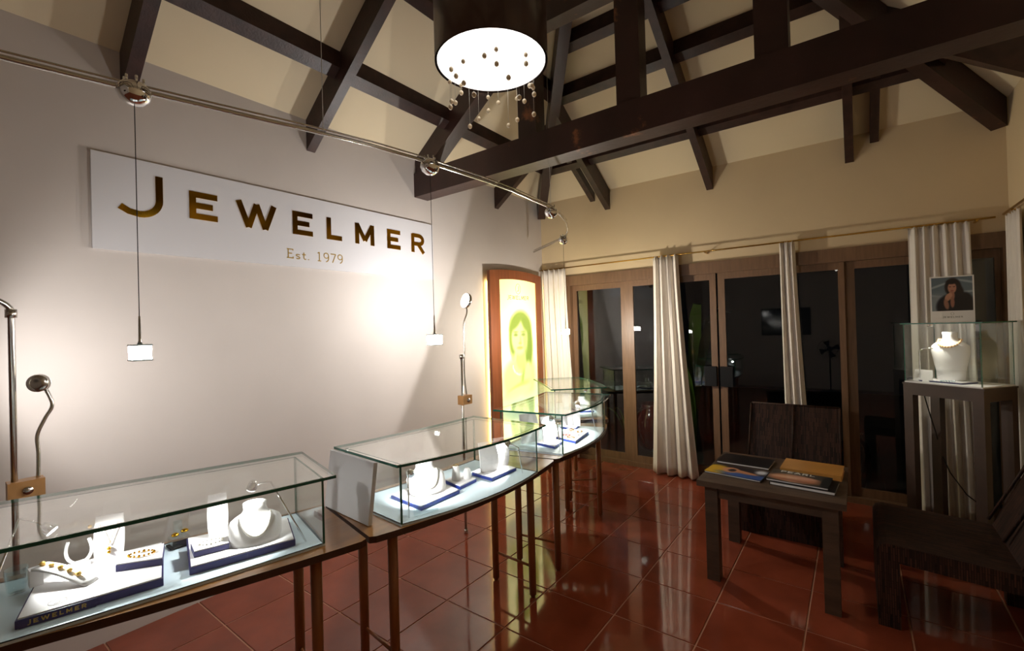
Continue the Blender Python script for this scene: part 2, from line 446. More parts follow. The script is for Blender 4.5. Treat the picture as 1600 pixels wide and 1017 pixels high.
    struct(build('trim_2', MB().box((DX0-.03, YB-.03, 0), (DX0+.03, YB+.05, DZ-.11)), 'door_wood'))
    struct(build('trim_3', MB().box((DX1-.03, YB-.03, 0), (DX1+.008, YB+.05, DZ-.11)), 'door_wood'))
    struct(build('trim_4', MB().box((DX0+.03, YB-.02, 0.0), (DX1-.03, YB+.05, .045)), 'door_wood'))
    # sliding glass leaves
    leaves = [(-2.583, -1.92, 0, (.05, .08)), (-1.925, -1.036, 1, (.075, .056)), (-1.019, -.058, 1, (.06, .042)), (-.066, .828, 0, (.075, .03))]
    for i, (x0, x1, tr_, (wl, wr)) in enumerate(leaves):
        y = YB+(.0 if tr_ else .03); m = None
        e = bpy.data.objects.new('door_%d' % (i+1), None); COL.objects.link(e); e.location = ((x0+x1)/2, y, .045); struct(e)
        d = .022
        build('stile', MB().box((x0, y, .045), (x0+wl, y+d, DZ-.11)), 'door_wood', e)
        build('stile', MB().box((x1-wr, y, .045), (x1, y+d, DZ-.11)), 'door_wood', e)
        build('rail', MB().box((x0+wl, y, .045), (x1-wr, y+d, .115)), 'door_wood', e)
        build('rail', MB().box((x0+wl, y, DZ-.17), (x1-wr, y+d, DZ-.11)), 'door_wood', e)
        build('pane', MB().box((x0+wl, y+.008, .115), (x1-wr, y+.014, DZ-.17)), 'door_glass', e)
        if i in (1, 2):
            hx0, hx1 = ((-1.15, -1.045) if i == 1 else (-1.01, -.905))
            h = MB().box((hx0, y-.035, .885), (hx1, y-.001, 1.07))
            ho = build('handle', h, 'black_plastic', e); ho['label'] = 'black box handle'
room()

# ------------------------------------------------------------ outside: patio and plants, dark
def outside():
    struct(build('floor_outside', MB().box((-7, YB+.125, -.12), (6, YB+7, -.03)), 'patio'))
    rnd = random.Random(3)
    def plant(x, y, n, h, lw, label, spread=.5, group=None):
        t = thing('garden_plant', (x, y, -.03), label, 'plant', group)
        for i in range(n):
            a = rnd.uniform(0, 6.28); hh = h*rnd.uniform(.55, 1); s = spread*rnd.uniform(.4, 1)
            P = [Vector((x+math.cos(a)*s*(k/6)**1.6, y+math.sin(a)*s*(k/6)**1.6, -.03+hh*math.sin(k/6*1.75)/math.sin(1.5) if k else -.03)) for k in range(7)]
            side = Vector((-math.sin(a), math.cos(a), 0)); m = MB(); vs = []
            for k, q in enumerate(P):
                w = lw*math.sin(math.pi*(k+.35)/6.7)
                vs += [q-side*w, q+side*w]
            vs2 = [v+Vector((0,0,.004)) for v in vs]
            m.add(vs+vs2, [(2*k, 2*k+1, 2*k+3, 2*k+2) for k in range(6)]+[(14+2*k, 14+2*k+2, 14+2*k+3, 14+2*k+1) for k in range(6)])
            build('leaf', m, 'green_leaf', t)
    plant(-2.25, 5.25, 14, .55, .012, 'grassy green plant outside behind the left glass door', .35)
    plant(-1.55, 5.6, 9, 1.75, .075, 'tall broad-leaved plant outside behind the glass doors', .55)
    m = MB().lathe([(.12, 0), (.15, .04), (.20, .22), (.20, .36), (.15, .48), (.13, .51), (.15, .55), (.135, .55), (.11, .5)], (-2.0, 5.45, -.029), 28)
    tag(build('glazed_jar', m, 'red_glaze'), 'large dark red glazed jar outside behind the glass doors', 'jar')
outside()

# ------------------------------------------------------------ curtains and rods
def curtain(label, xt, xb, y, zt, zb, folds, amp, ph=0, axis='x', amp_t=None, swing=0):
    m = MB(); n = 72; k = 26; vs = []
    amp_t = amp*.6 if amp_t is None else amp_t
    for j in range(k+1):
        q = j/k; z = zt+(zb-zt)*q
        if j == k: pass
        for i in range(n+1):
            s = i/n
            e = q**1.4
            x = (xt[0]+(xt[1]-xt[0])*s)*(1-e)+(xb[0]+(xb[1]-xb[0])*s)*e
            A = amp_t+(amp-amp_t)*q
            yy = y+A*math.sin(2*math.pi*folds*s+ph+.5*math.sin(3*q+s*4))+.25*A*math.sin(2*math.pi*folds*2.3*s+1+q)-swing*q*q
            zz = z+(.006*math.sin(2*math.pi*folds*s*2) if j == 0 else 0)
            vs.append((x, yy, zz) if axis == 'x' else (yy, x, zz))
    th = .003
    off = (0, th, 0) if axis == 'x' else (th, 0, 0)
    vs2 = [(a+off[0], b+off[1], c) for a, b, c in vs]
    W_ = n+1; T = len(vs)
    fs = [(j*W_+i, j*W_+i+1, (j+1)*W_+i+1, (j+1)*W_+i) for j in range(k) for i in range(n)]
    fs += [tuple(T+q for q in reversed(f)) for f in fs]
    for j in range(k):
        fs += [(j*W_, (j+1)*W_, T+(j+1)*W_, T+j*W_), (j*W_+n, T+j*W_+n, T+(j+1)*W_+n, (j+1)*W_+n)]
    for i in range(n):
        fs += [(i, T+i, T+i+1, i+1), (k*W_+i, k*W_+i+1, T+k*W_+i+1, T+k*W_+i)]
    m.add(vs+vs2, fs, True)
    o = build('curtain', m, 'curtain'); tag(o, label, 'curtain', 'white curtains on the brass rods'); return o
def curtains():
    yc = 4.495
    curtain('white curtain in the corner beside the glowing poster', (-2.93, -2.60), (-2.90, -2.49), yc, 2.145, .02, 5, .03)
    curtain('white curtain flaring at its hem beside the coffee table', (-1.60, -1.35), (-1.655, -1.21), yc-.01, 2.15, .015, 4, .035, 1, swing=.04)
    curtain('slim white curtain hanging behind the wicker chair back', (-.50, -.385), (-.49, -.30), yc, 2.145, .02, 3, .028, 2)
    curtain('wide white curtain behind the case with the bust', (.335, .665), (.34, .70), yc, 2.14, .02, 6, .028, .5)
    curtain('bunched white curtain in the right-hand corner', (4.47, 4.16), (4.46, 4.12), .838, 2.14, .02, 5, .02, .3, axis='y')
    r = thing('curtain_rod', (-1.05, 4.495, 2.14), 'thin brass curtain rod above the glass doors', 'curtain rod')
    build('rod', MB().tube([(-2.955, 4.495, 2.15), (.79, 4.495, 2.15)], .007, 8), 'brass', r)
    for x in (-2.9, -1.1, .70): build('bracket', MB().box((x-.006, 4.49, 2.135), (x+.006, YB-.001, 2.147)), 'brass', r)
    r = thing('curtain_rod', (.77, 3.3, 2.14), 'brass curtain rod along the right-hand wall', 'curtain rod')
    build('rod', MB().tube([(.83, 4.5, 2.165), (.83, 2.0, 2.165)], .008, 8), 'brass', r)
    for y in (4.3, 2.1): build('bracket', MB().box((.825, y-.006, 2.152), (XR-.001, y+.006, 2.16)), 'brass', r)
curtains()

# ------------------------------------------------------------ sign on the left wall
def sign():
    y0, y1, z0, z1 = .548, 2.80, 1.93, 2.412
    t = thing('wall_sign', (XL, (y0+y1)/2, z0), 'long white wall sign with gold capital letters', 'sign')
    build('panel', MB().box((XL+.001, y0, z0), (XL+.014, y1, z1)), 'white_panel', t)
    X = XL+.0142
    fn = lambda u, v: (X, u, v); d = (.003, 0, 0)
    def L(ch, a, b, za=2.147, zb=2.302, sw=.033):
        m = MB(); glyph(m, ch, a, za, b-a, zb-za, sw, fn, d); o = build('letter', m, 'gold', t); o['label'] = 'gold letter '+ch
    m = MB(); P = [(.82, 2.343), (.82, 2.21)]+[(.82-.085+.085*math.cos(R_(a)), 2.213+.085*math.sin(R_(a))) for a in range(-10, -91, -10)]+[(.69, 2.137), (.655, 2.158)]
    stroke(m, P, .032, fn, d); o = build('letter', m, 'gold', t); o['label'] = 'gold letter J with a long hook'
    for ch, a, b in (('E', .957, 1.098), ('W', 1.2, 1.436), ('E', 1.543, 1.682), ('L', 1.787, 1.904), ('M', 2.016, 2.183), ('E', 2.306, 2.437), ('R', 2.553, 2.705)): L(ch, a, b)
    u = 1.50
    for ch, w in (('e', .048), ('s', .036), ('t', .03), ('.', .018), (' ', .03), ('1', .04), ('9', .045), ('7', .045), ('9', .045)):
        h = .064
        if GL[ch][1]:
            m = MB(); glyph(m, ch, u, 1.983, w, h, .0065, fn, (.001, 0, 0)); build('small_letter', m, 'print_gold', t)
        u += w+.009
sign()

# ------------------------------------------------------------ pictures painted as colour attributes
def picture(name, mp, nx, ny, paint, matname, parent):
    """flat print: grid of nx*ny quads; mp(u,v)->world point; paint(U,V)->rgb array"""
    u = np.linspace(0, 1, nx+1); v = np.linspace(0, 1, ny+1)
    U, V = np.meshgrid(u, v)
    rgb = paint(U, V)
    org = Vector((0,0,0)); p = parent
    while p is not None: org += p.location; p = p.parent
    me = bpy.data.meshes.new(name)
    vs = [Vector(mp(a, b))-org for a, b in zip(U.ravel(), V.ravel())]
    W_ = nx+1
    me.from_pydata(vs, [], [(j*W_+i, j*W_+i+1, (j+1)*W_+i+1, (j+1)*W_+i) for j in range(ny) for i in range(nx)])
    ca = me.color_attributes.new('Col', 'FLOAT_COLOR', 'POINT')
    lin_ = np.where(rgb <= .04045, rgb/12.92, ((np.clip(rgb, 0, 1)+.055)/1.055)**2.4)
    ca.data.foreach_set('color', np.concatenate([lin_.reshape(-1, 3), np.ones((lin_.size//3, 1))], 1).ravel().astype(np.float32))
    me.materials.append(MATS[matname])
    o = bpy.data.objects.new(name, me); COL.objects.link(o); o.parent = parent; return o
def blob(img, U, V, cx, cy, rx, ry, col, soft=.25, rot=0, a=1):
    c, s = math.cos(R_(rot)), math.sin(R_(rot))
    dx, dy = U-cx, V-cy
    d = np.sqrt(((dx*c+dy*s)/rx)**2+((-dx*s+dy*c)/ry)**2)
    k = np.clip((1-d)/soft+.5, 0, 1)[..., None]*a
    img[:] = img*(1-k)+np.array(col)/255*k

# ------------------------------------------------------------ light box poster in the corner
def poster():
    y0, y1, z1 = 3.50, 4.425, 2.07
    xf = XL+.075
    t = thing('lightbox_poster', (XL+.05, (y0+y1)/2, 0), 'tall glowing poster of a woman in an arched wooden frame', 'poster')
    cy = (y0+y1)/2
    top = lambda y, z, s: z+s*(1-((y-cy)/((y1-y0)/2))**2)
    # housing behind, frame in front
    build('housing', MB().box((XL+.012, y0+.06, .03), (xf-.02, y1-.06, z1-.06)), 'white_edge', t)
    iy0, iy1, iz0, iz1 = y0+.155, y1-.105, .12, 1.985
    n = 10
    def ring(ya, yb, za, zb, arch):
        pts = [(ya, za), (yb, za)]
        for i in range(n+1):
            y = yb+(ya-yb)*i/n; pts.append((y, zb+arch*(1-((2*i/n)-1)**2)))
        return pts
    o_ = ring(y0, y1, 0, z1, .03); i_ = ring(iy0, iy1, iz0, iz1, .02)
    m = MB(); N_ = len(o_)
    vs = [(xf, *p) for p in o_]+[(xf, *p) for p in i_]+[(xf-.035, *p) for p in o_]+[(xf-.035, *p) for p in i_]
    fs = []
    for k in range(N_):
        j = (k+1) % N_
        fs += [(k, j, N_+j, N_+k), (2*N_+k, 3*N_+k, 3*N_+j, 2*N_+j), (k, 2*N_+k, 2*N_+j, j), (N_+k, N_+j, 3*N_+j, 3*N_+k)]
    m.add(vs, fs); build('frame', m, 'frame_wood', t)
    # glowing tubes along both rear edges of the box
    for ya in (y0+.035, y1-.045):
        g = build('edge_tube', MB().tube([(XL+.022, ya, .2), (XL+.022, ya, z1-.1)], .009, 8), 'edge_glow', t); g['label'] = 'yellow glowing tube behind the frame'
    def paint(U, V):
        img = np.ones(U.shape+(3,))*np.array([190, 187, 144])/255
        img[:] = img*(1-.22*np.clip((V-.72)/.28, 0, 1)[..., None]*np.array([.3, .7, 1.2]))  # backlight dimming towards the top, painted into the print colour
        img[:] = img*(1-.18*np.abs(U-.5)[..., None]*np.array([.3, .3, 1.6]))
        # v in 0..1 of z .12..2.0 ; woman between z .75 and 1.64
        Z = .10+V*1.90
        b = lambda x, y, rx, ry, col, **k: blob(img, U, Z, x, y, rx, ry, tuple(q*.56 for q in col), **k)
        b(.50, .72, .60, .20, (228, 240, 176), soft=.9)
        b(.30, .93, .24, .20, (240, 244, 150), soft=.5)                   # shoulders and chest
        b(.70, .95, .24, .24, (236, 242, 142), soft=.5)
        b(.50, 1.02, .26, .16, (240, 244, 150), soft=.6)
        b(.55, 1.47, .29, .185, (150, 172, 62), soft=.3)                  # hair, parted and swept to one side
        b(.74, 1.30, .13, .25, (138, 164, 54), soft=.4, rot=4)
        b(.33, 1.36, .10, .20, (160, 180, 72), soft=.5)
        b(.60, 1.53, .15, .07, (176, 192, 88), soft=1.0, rot=-12)
        b(.53, 1.15, .13, .13, (220, 230, 122), soft=.4)                  # neck
        b(.51, 1.365, .205, .185, (240, 244, 158), soft=.22, rot=4)       # face
        b(.66, 1.36, .06, .14, (216, 226, 120), soft=1.0)
        b(.42, 1.525, .17, .05, (156, 176, 66), soft=.6, rot=24)          # fringe
        b(.68, 1.51, .13, .06, (148, 170, 60), soft=.6, rot=-30)
        for x in (.41, .61):
            b(x, 1.395, .055, .014, (150, 166, 70), soft=.7); b(x, 1.425, .07, .008, (168, 180, 84), soft=.8)
        b(.535, 1.33, .03, .05, (222, 230, 124), soft=1.0); b(.52, 1.305, .045, .010, (196, 206, 100), soft=.9)
        b(.515, 1.255, .085, .018, (198, 192, 96), soft=.6)
        for i in range(19):                                              # necklace
            a = math.pi*(i/18); b(.52-.20*math.cos(a), 1.07-.10*math.sin(a), .017, .010, (255, 255, 220), soft=.4)
        b(.60, .93, .07, .12, (186, 206, 92), soft=1.0, rot=-20)          # shade between arm and chest
        b(.70, .90, .10, .20, (238, 244, 150), soft=.4, rot=-14)          # folded arm
        b(.46, .84, .26, .04, (208, 222, 110), soft=.9, rot=10)
        b(.42, .79, .34, .05, (240, 246, 160), soft=.5, rot=6)
        b(.56, .62, .50, .12, (214, 236, 190), soft=1.0)
        return img
    X = xf-.012
    picture('print', lambda u, v: (X, iy0-.01+(iy1-iy0+.02)*u, .10+1.92*v), 70, 160, paint, 'poster_print', t)
    fn = lambda u, v: (X+.001, u, v); d = (.001, 0, 0)
    m = MB(); w = word_w('JEWELMER', .042, .32, 1.2)
    word(m, 'JEWELMER', (iy0+iy1)/2-w/2, 1.79, .042, .006, fn, d, .32, 1.2)
    stroke(m, [((iy0+iy1)/2+.045*math.cos(R_(a)), 1.905+.055*math.sin(R_(a))) for a in range(0, 361, 20)], .004, fn, d)
    glyph(m, 'J', (iy0+iy1)/2-.02, 1.88, .035, .055, .007, fn, d)
    o = build('lettering', m, 'print_green', t); o['label'] = 'circled J emblem above the word JEWELMER'
poster()

# ------------------------------------------------------------ drum lamp with pearl strands
def drum():
    c = Vector((-1.05, 1.314, 2.462)); r = .208
    t = thing('drum_lamp', c, 'brown drum ceiling lamp with a bright white disc and hanging pearls', 'ceiling lamp')
    m = MB(); n = 48
    m.lathe([(r, 0), (r, .52), (r-.008, .52), (r-.008, .002)], c, n)
    m.f = [f for f in m.f if len(f) == 4]; m.mi = m.mi[:len(m.f)]; m.sm = m.sm[:len(m.f)]
    build('shade', m, 'drum_shade', t)
    build('diffuser', MB().lathe([(r-.009, .004), (r-.009, .012)], c, n), 'drum_light', t)
    build('stem', MB().tube([c+Vector((0,0,.5)), Vector((c.x, c.y, ZR-.01))], .012, 10), 'dark_wood', t)
    build('spider', MB().box((c.x-r+.01, c.y-.01, c.z+.49), (c.x+r-.01, c.y+.01, c.z+.505)), 'dark_wood', t)
    rnd = random.Random(8); k = 24
    for i in range(k):
        a = 2*math.pi*i/k; rr = .155
        x, y = c.x+rr*math.cos(a), c.y+rr*math.sin(a)
        L = .05+.055*(i % 4)/3*2+rnd.uniform(0, .03)
        m = MB().tube([(x, y, c.z+.004), (x, y, c.z-L)], .0007, 4)
        m.cur = 1; m.ball((x, y, c.z-L), .0085, 10, 1.15)
        if i % 3 == 0: m.ball((x, y, c.z-L*.45), .0075, 10, 1.1)
        build('pearl_strand', m, ['thread', 'pearl_bead'], t)
drum()

# ------------------------------------------------------------ cable rail with chrome joints and three glass pendants
def rail():
    pts = [(-2.03, -.35), (-2.0, .05), (-1.986, .174), (-1.929, .429), (-1.872, .646), (-1.785, .966), (-1.714, 1.273), (-1.676, 1.556), (-1.648, 1.984), (-1.647, 2.23), (-1.685, 2.73), (-1.728, 2.919), (-1.82, 3.181), (-1.961, 3.45), (-2.131, 3.704), (-2.291, 3.831), (-2.55, 4.0), (-2.82, 4.187)]
    z = 2.32
    t = thing('track_rail', (-1.7, 2.0, 2.27), 'curved chrome lamp rail hung over the counters', 'light rail')
    build('rod', MB().tube([(x, y, z) for x, y in pts], .009, 8), 'steel', t)
    build('rod', MB().tube([(x+.002, y, z+.018) for x, y in pts], .004, 6), 'steel', t)
    sp = [(-1.888, .462), (-1.665, 1.572), (-1.70, 2.76), (-2.165, 3.713)]
    for x, y in sp:
        b = MB().lathe([(.001, -.04), (.022, -.035), (.04, -.02), (.048, 0), (.045, .018), (.034, .032), (.018, .04), (.001, .042)], (x, y, 2.292), 24)
        for q in range(6):
            a = q*math.pi/3; b.tube([(x+.026*math.cos(a), y+.026*math.sin(a), 2.325), (x+.026*math.cos(a), y+.026*math.sin(a), 2.345)], .004, 6)
        build('joint', b, 'chrome', t)
    for x, y, zt in ((-1.76, 1.06, ZW+(-1.76-XL)*TL-.01), (-1.70, 2.755, ZW+(-1.70-XL)*TL-.24), (-1.97, -.1, ZW+(-1.97-XL)*TL-.01)):
        build('hanger_wire', MB().tube([(x, y, 2.325), (x, y, zt)], .0016, 5), 'thread', t)
    gi = 0
    for (x, y), lab in zip([sp[0], sp[1], sp[3]], ('glass cube pendant hanging nearest the camera over the left case', 'glass cube pendant glaring over the middle case', 'small glass cube pendant in front of the corner curtain')):
        zb = 1.40
        p = thing('pendant_lamp', (x, y, zb), lab, 'pendant lamp', 'glass pendants on the rail')
        build('cord', MB().tube([(x, y, 2.255), (x, y, zb+.15)], .0014, 5), 'cord', p)
        build('stem', MB().tube([(x, y, zb+.155), (x, y, zb+.075), (x, y, zb+.06)], [.003, .004, .008], 8), 'steel', p)
        a = .027; zb += .008
        build('cap', MB().box((x-a, y-a, zb+.049), (x+a, y+a, zb+.054)), 'acrylic_edge', p)
        build('shade', MB().box((x-a+.002, y-a+.002, zb+.005), (x+a-.002, y+a-.002, zb+.0485)), 'shade_light_%d' % gi, p); gi += 1
        build('base_plate', MB().box((x-a, y-a, zb), (x+a, y+a, zb+.0045)), 'acrylic_edge', p)
rail()

# ------------------------------------------------------------ floor lamps with gooseneck disc heads behind the counters
def smooth_path(P, k=6):
    P = [Vector(p) for p in P]; Q = [P[0]]+P+[P[-1]]; out = []
    for i in range(1, len(Q)-2):
        a, b, c, d = Q[i-1:i+3]
        for j in range(k):
            t = j/k; out.append(.5*((2*b)+(c-a)*t+(2*a-5*b+4*c-d)*t*t+(3*b-a-3*c+d)*t**3))
    return out+[P[-1]]
def floor_lamp(x, y, label, neck, head, aim, beam, ztop, curl=None, hr=.04, box_z=.94, W=LAMP_HEAD_W, cone=173):
    t = thing('floor_lamp', (x, y, 0), label, 'lamp', 'gooseneck lamps behind the counters')
    build('base', MB().lathe([(.015, 0), (.015, .012), (.014, .02), (.0115, .03)], (x, y, 0), 16), 'steel', t)
    P = [(x, y, .02), (x, y, ztop)]
    if curl: P += curl
    build('pole', MB().tube(P[:2]+(smooth_path(P[1:])[1:] if curl else []), .0095, 10), 'steel', t)
    build('collar', MB().tube([(x, y, ztop-.03), (x, y, ztop)], .016, 10), 'steel', t)
    bx = build('clamp_block', MB().box((x-.028, y-.02, box_z-.03), (x+.028, y+.075, box_z+.035)), 'clamp_wood', t)
    build('knob', MB().tube([(x+.028, y+.03, box_z), (x+.036, y+.03, box_z)], .014, 14), 'steel', bx)
    build('gooseneck', MB().tube(smooth_path(neck), .006, 8), 'steel', t)
    h = Vector(head); d = (Vector(aim)-h).normalized()
    q = d.to_track_quat('Z', 'Y').to_matrix()
    m = MB(); prof = [(hr*.5, -.02), (hr*.95, -.016), (hr, -.008), (hr, .006)]
    k = 24; rings = []
    for r, z in prof: rings.append([h+q@Vector((r*math.cos(2*math.pi*i/k), r*math.sin(2*math.pi*i/k), z)) for i in range(k)])
    m.loft(rings); hd = build('head', m, 'steel', t)
    rings = [[h+q@Vector((r*math.cos(2*math.pi*i/k), r*math.sin(2*math.pi*i/k), z)) for i in range(k)] for r, z in ((hr*.93, .0065), (hr*.93, .010))]
    build('lens', MB().loft(rings), 'disc_light', hd)
    bd = (Vector(beam)-h).normalized()
    light('lamp_light', 'SPOT', h+d*.018+bd*.03, W, t, (1, .97, .95), .03, h+d*.018+bd, cone, .04 if cone > 150 else .5)
def lamps():
    x, y = -2.45, .228
    floor_lamp(x, y, 'gooseneck lamp at the left edge, its round head turned to the wall',
        [(x, y+.06, .97), (x, y+.062, 1.06), (x, y+.06, 1.13), (x+.005, y+.08, 1.19), (x+.01, y+.10, 1.24), (x+.0, y+.085, 1.30)],
        (x, y+.068, 1.325), (x-.6, y+.55, 1.36), (x-.6, y+.62, 1.38), 1.60, [(x+.01, y-.03, 1.63), (x+.03, y-.12, 1.66), (x+.04, y-.3, 1.66)], W=13, cone=135, hr=.033)
    x, y = -2.30, 2.43
    floor_lamp(x, y, 'gooseneck lamp with a dazzling disc head beside the lit poster',
        [(x, y+.05, .97), (x, y+.03, 1.10), (x+.003, y+.025, 1.25), (x, y+.035, 1.36), (x, y+.035, 1.52), (x+.01, y+.06, 1.60), (x+.0, y+.07, 1.645)],
        (x, y+.066, 1.695), (x-.26, y+.066-.93, 1.695+.22), (x-.603, y+.066-.718, 1.695+.348), 1.30, None, .058, .965, W=LAMP_HEAD_W)
lamps()

# ------------------------------------------------------------ counters: bow-fronted tables and glass cases
def bez(p0, p1, b, n=14):
    p0, p1 = Vector(p0), Vector(p1); d = (p1-p0); nn = Vector((d.y, -d.x)).normalized()
    c = (p0+p1)/2+nn*2*b
    return [tuple(p0*(1-t)**2+c*2*t*(1-t)+p1*t*t) for t in [i/n for i in range(n+1)]]
def lerp2(a, b, t): return (a[0]+(b[0]-a[0])*t, a[1]+(b[1]-a[1])*t)
ZT = .695
def table(F0, F1, B0, B1, b, label, legs):
    c = ((F0[0]+F1[0]+B0[0]+B1[0])/4, (F0[1]+F1[1]+B0[1]+B1[1])/4, 0)
    t = thing('display_table', c, label, 'table', 'bow-fronted counters')
    front = bez(F0, F1, b)
    # small rounded front corners
    front[0] = lerp2(F0, B0, .025); front.insert(1, lerp2(F0, front[1], .25))
    front[-1] = lerp2(F1, B1, .025); front.insert(-1, lerp2(F1, front[-2], .25))
    poly = front+bez(B0, B1, b*.4)[::-1]
    m = MB(); m.prism(poly, ZT-.026, ZT, side_mi=1)
    build('top', m, ['table_wood', 'table_edge'], t)
    for pr in legs:
        for (x, y) in pr:
            build('leg', MB().tube([(x, y, 0), (x, y, .012), (x, y, .014), (x, y, ZT-.026)], [.012, .012, .019, .021], 12), 'leg_wood', t)
        (xa, ya), (xb, yb) = pr
        build('stretcher', MB().tube([(xa, ya, .165), (xb, yb, .165)], .007, 8), 'leg_wood', t)
def case(F0, F1, B0, B1, b, z0, z1, label, over=.035, lid_mat='case_glass', n=10, posts=True):
    """glass box: pale base, front (bowed), two ends, back and an overhanging lid"""
    c = ((F0[0]+F1[0]+B0[0]+B1[0])/4, (F0[1]+F1[1]+B0[1]+B1[1])/4, z0)
    t = thing('display_case', c, label, 'display case', 'glass jewellery cases')
    ins = lambda p, q, k: lerp2(p, q, k)
    front = bez(F0, F1, b, n); back = bez(B0, B1, b*.3, n)
    base = build('base_panel', MB().prism(front+back[::-1], z0, z0+.008), 'pale_blue', t)
    g = .008
    def wall(pts, name):
        # vertical sheet along a polyline, thickened inwards; edges green
        P = [Vector(p) for p in pts]; k = len(P); off = []
        for i in range(k):
            tt = (P[min(i+1, k-1)]-P[max(i-1, 0)]).normalized(); off.append(P[i]+Vector((-tt.y, tt.x))*g)
        m = MB(); vs = []
        for i in range(k): vs += [(P[i].x, P[i].y, z0+.008), (off[i].x, off[i].y, z0+.008), (P[i].x, P[i].y, z1), (off[i].x, off[i].y, z1)]
        fs = []
        for i in range(k-1):
            a, e = i*4, (i+1)*4; fs += [(a, e, e+2, a+2), (a+1, a+3, e+3, e+1)]
        m.add(vs, fs, True); m.add(vs, []); m.cur = 1; ed = [(0, 2, 3, 1), ((k-1)*4, (k-1)*4+1, (k-1)*4+3, (k-1)*4+2)]
        for i in range(k-1):
            a, e = i*4, (i+1)*4; ed += [(a, a+1, e+1, e), (a+2, e+2, e+3, a+3)]
        o = len(m.v)-len(vs)
        for f in ed: m.f.append([o+q for q in f]); m.mi.append(1); m.sm.append(False)
        return build(name, m, ['case_glass', 'glass_edge'], t)
    wall(front, 'front_pane'); wall([F1, B1], 'end_pane'); wall([B0, F0], 'end_pane'); wall(back[::-1], 'back_pane')
    # lid
    def grow(p, q, r):  # push corner p away from q and r
        a = (Vector(p)-Vector(q)).normalized(); b2 = (Vector(p)-Vector(r)).normalized(); v = Vector(p)+a*over+b2*over; return tuple(v)
    G0, G1, H0, H1 = grow(F0, F1, B0), grow(F1, F0, B1), grow(B0, B1, F0), grow(B1, B0, F1)
    lid = bez(G0, G1, b, n)+bez(H0, H1, b*.3, n)[::-1]
    m = MB(); m.prism(lid, z1, z1+.011, side_mi=1); build('lid', m, [lid_mat, 'glass_edge'], t)
    return t
def rod_and_lamp(parent, foot, top, lamp, aim, W=CASE_SPOT_W, head=True, spot=120):
    """slanted chrome prop with a little swivel spot"""
    build('prop_rod', MB().tube([foot, top], .0035, 8), 'chrome', parent)
    if head:
        h = Vector(lamp); d = (Vector(aim)-h).normalized()
        build('spot_arm', MB().tube([top, (Vector(top)+h)/2+Vector((0,0,.008)), h], .003, 8), 'chrome', parent)
        sh = build('spot_head', MB().tube([h-d*.03, h-d*.02, h, h+d*.004], [.009, .015, .018, .018], 14), 'chrome', parent)
        build('spot_lens', MB().tube([h+d*.0042, h+d*.006], .0155, 14), 'case_bulb', sh)
        light('case_light', 'SPOT', h+d*.012, W, parent, (1, .98, .95), .012, aim, spot, .5)
T1 = dict(F0=(-1.905, -.15), F1=(-1.497, 1.040), B0=(-2.375, -.03), B1=(-1.968, 1.135), b=.03)
T2 = dict(F0=(-1.50, 1.056), F1=(-1.440, 2.300), B0=(-1.972, 1.152), B1=(-1.905, 2.175), b=.085)
T3 = dict(F0=(-1.436, 2.318), F1=(-1.605, 3.36), B0=(-1.90, 2.193), B1=(-2.055, 3.19), b=.075)
T4 = dict(F0=(-1.67, 3.53), F1=(-2.36, 4.24), B0=(-2.045, 3.27), B1=(-2.66, 3.92), b=.05)
def counters():
    table(label='wooden counter table under the glass case nearest the camera', legs=[((-1.90, .98), (-1.625, .905)), ((-2.26, .0), (-1.97, -.06))], **T1)
    table(label='bow-fronted wooden counter table with the white board on its end', legs=[((-1.785, 1.215), (-1.535, 1.185)), ((-1.73, 2.074), (-1.455, 2.057))], **T2)
    table(label='bow-fronted wooden counter table beside the glass doors', legs=[((-1.746, 2.335), (-1.481, 2.369)), ((-1.89, 3.19), (-1.625, 3.235))], **T3)
    table(label='wooden counter table in the far corner before the poster', legs=[((-1.985, 3.40), (-1.79, 3.57)), ((-2.52, 3.92), (-2.33, 4.12))], **T4)
counters()
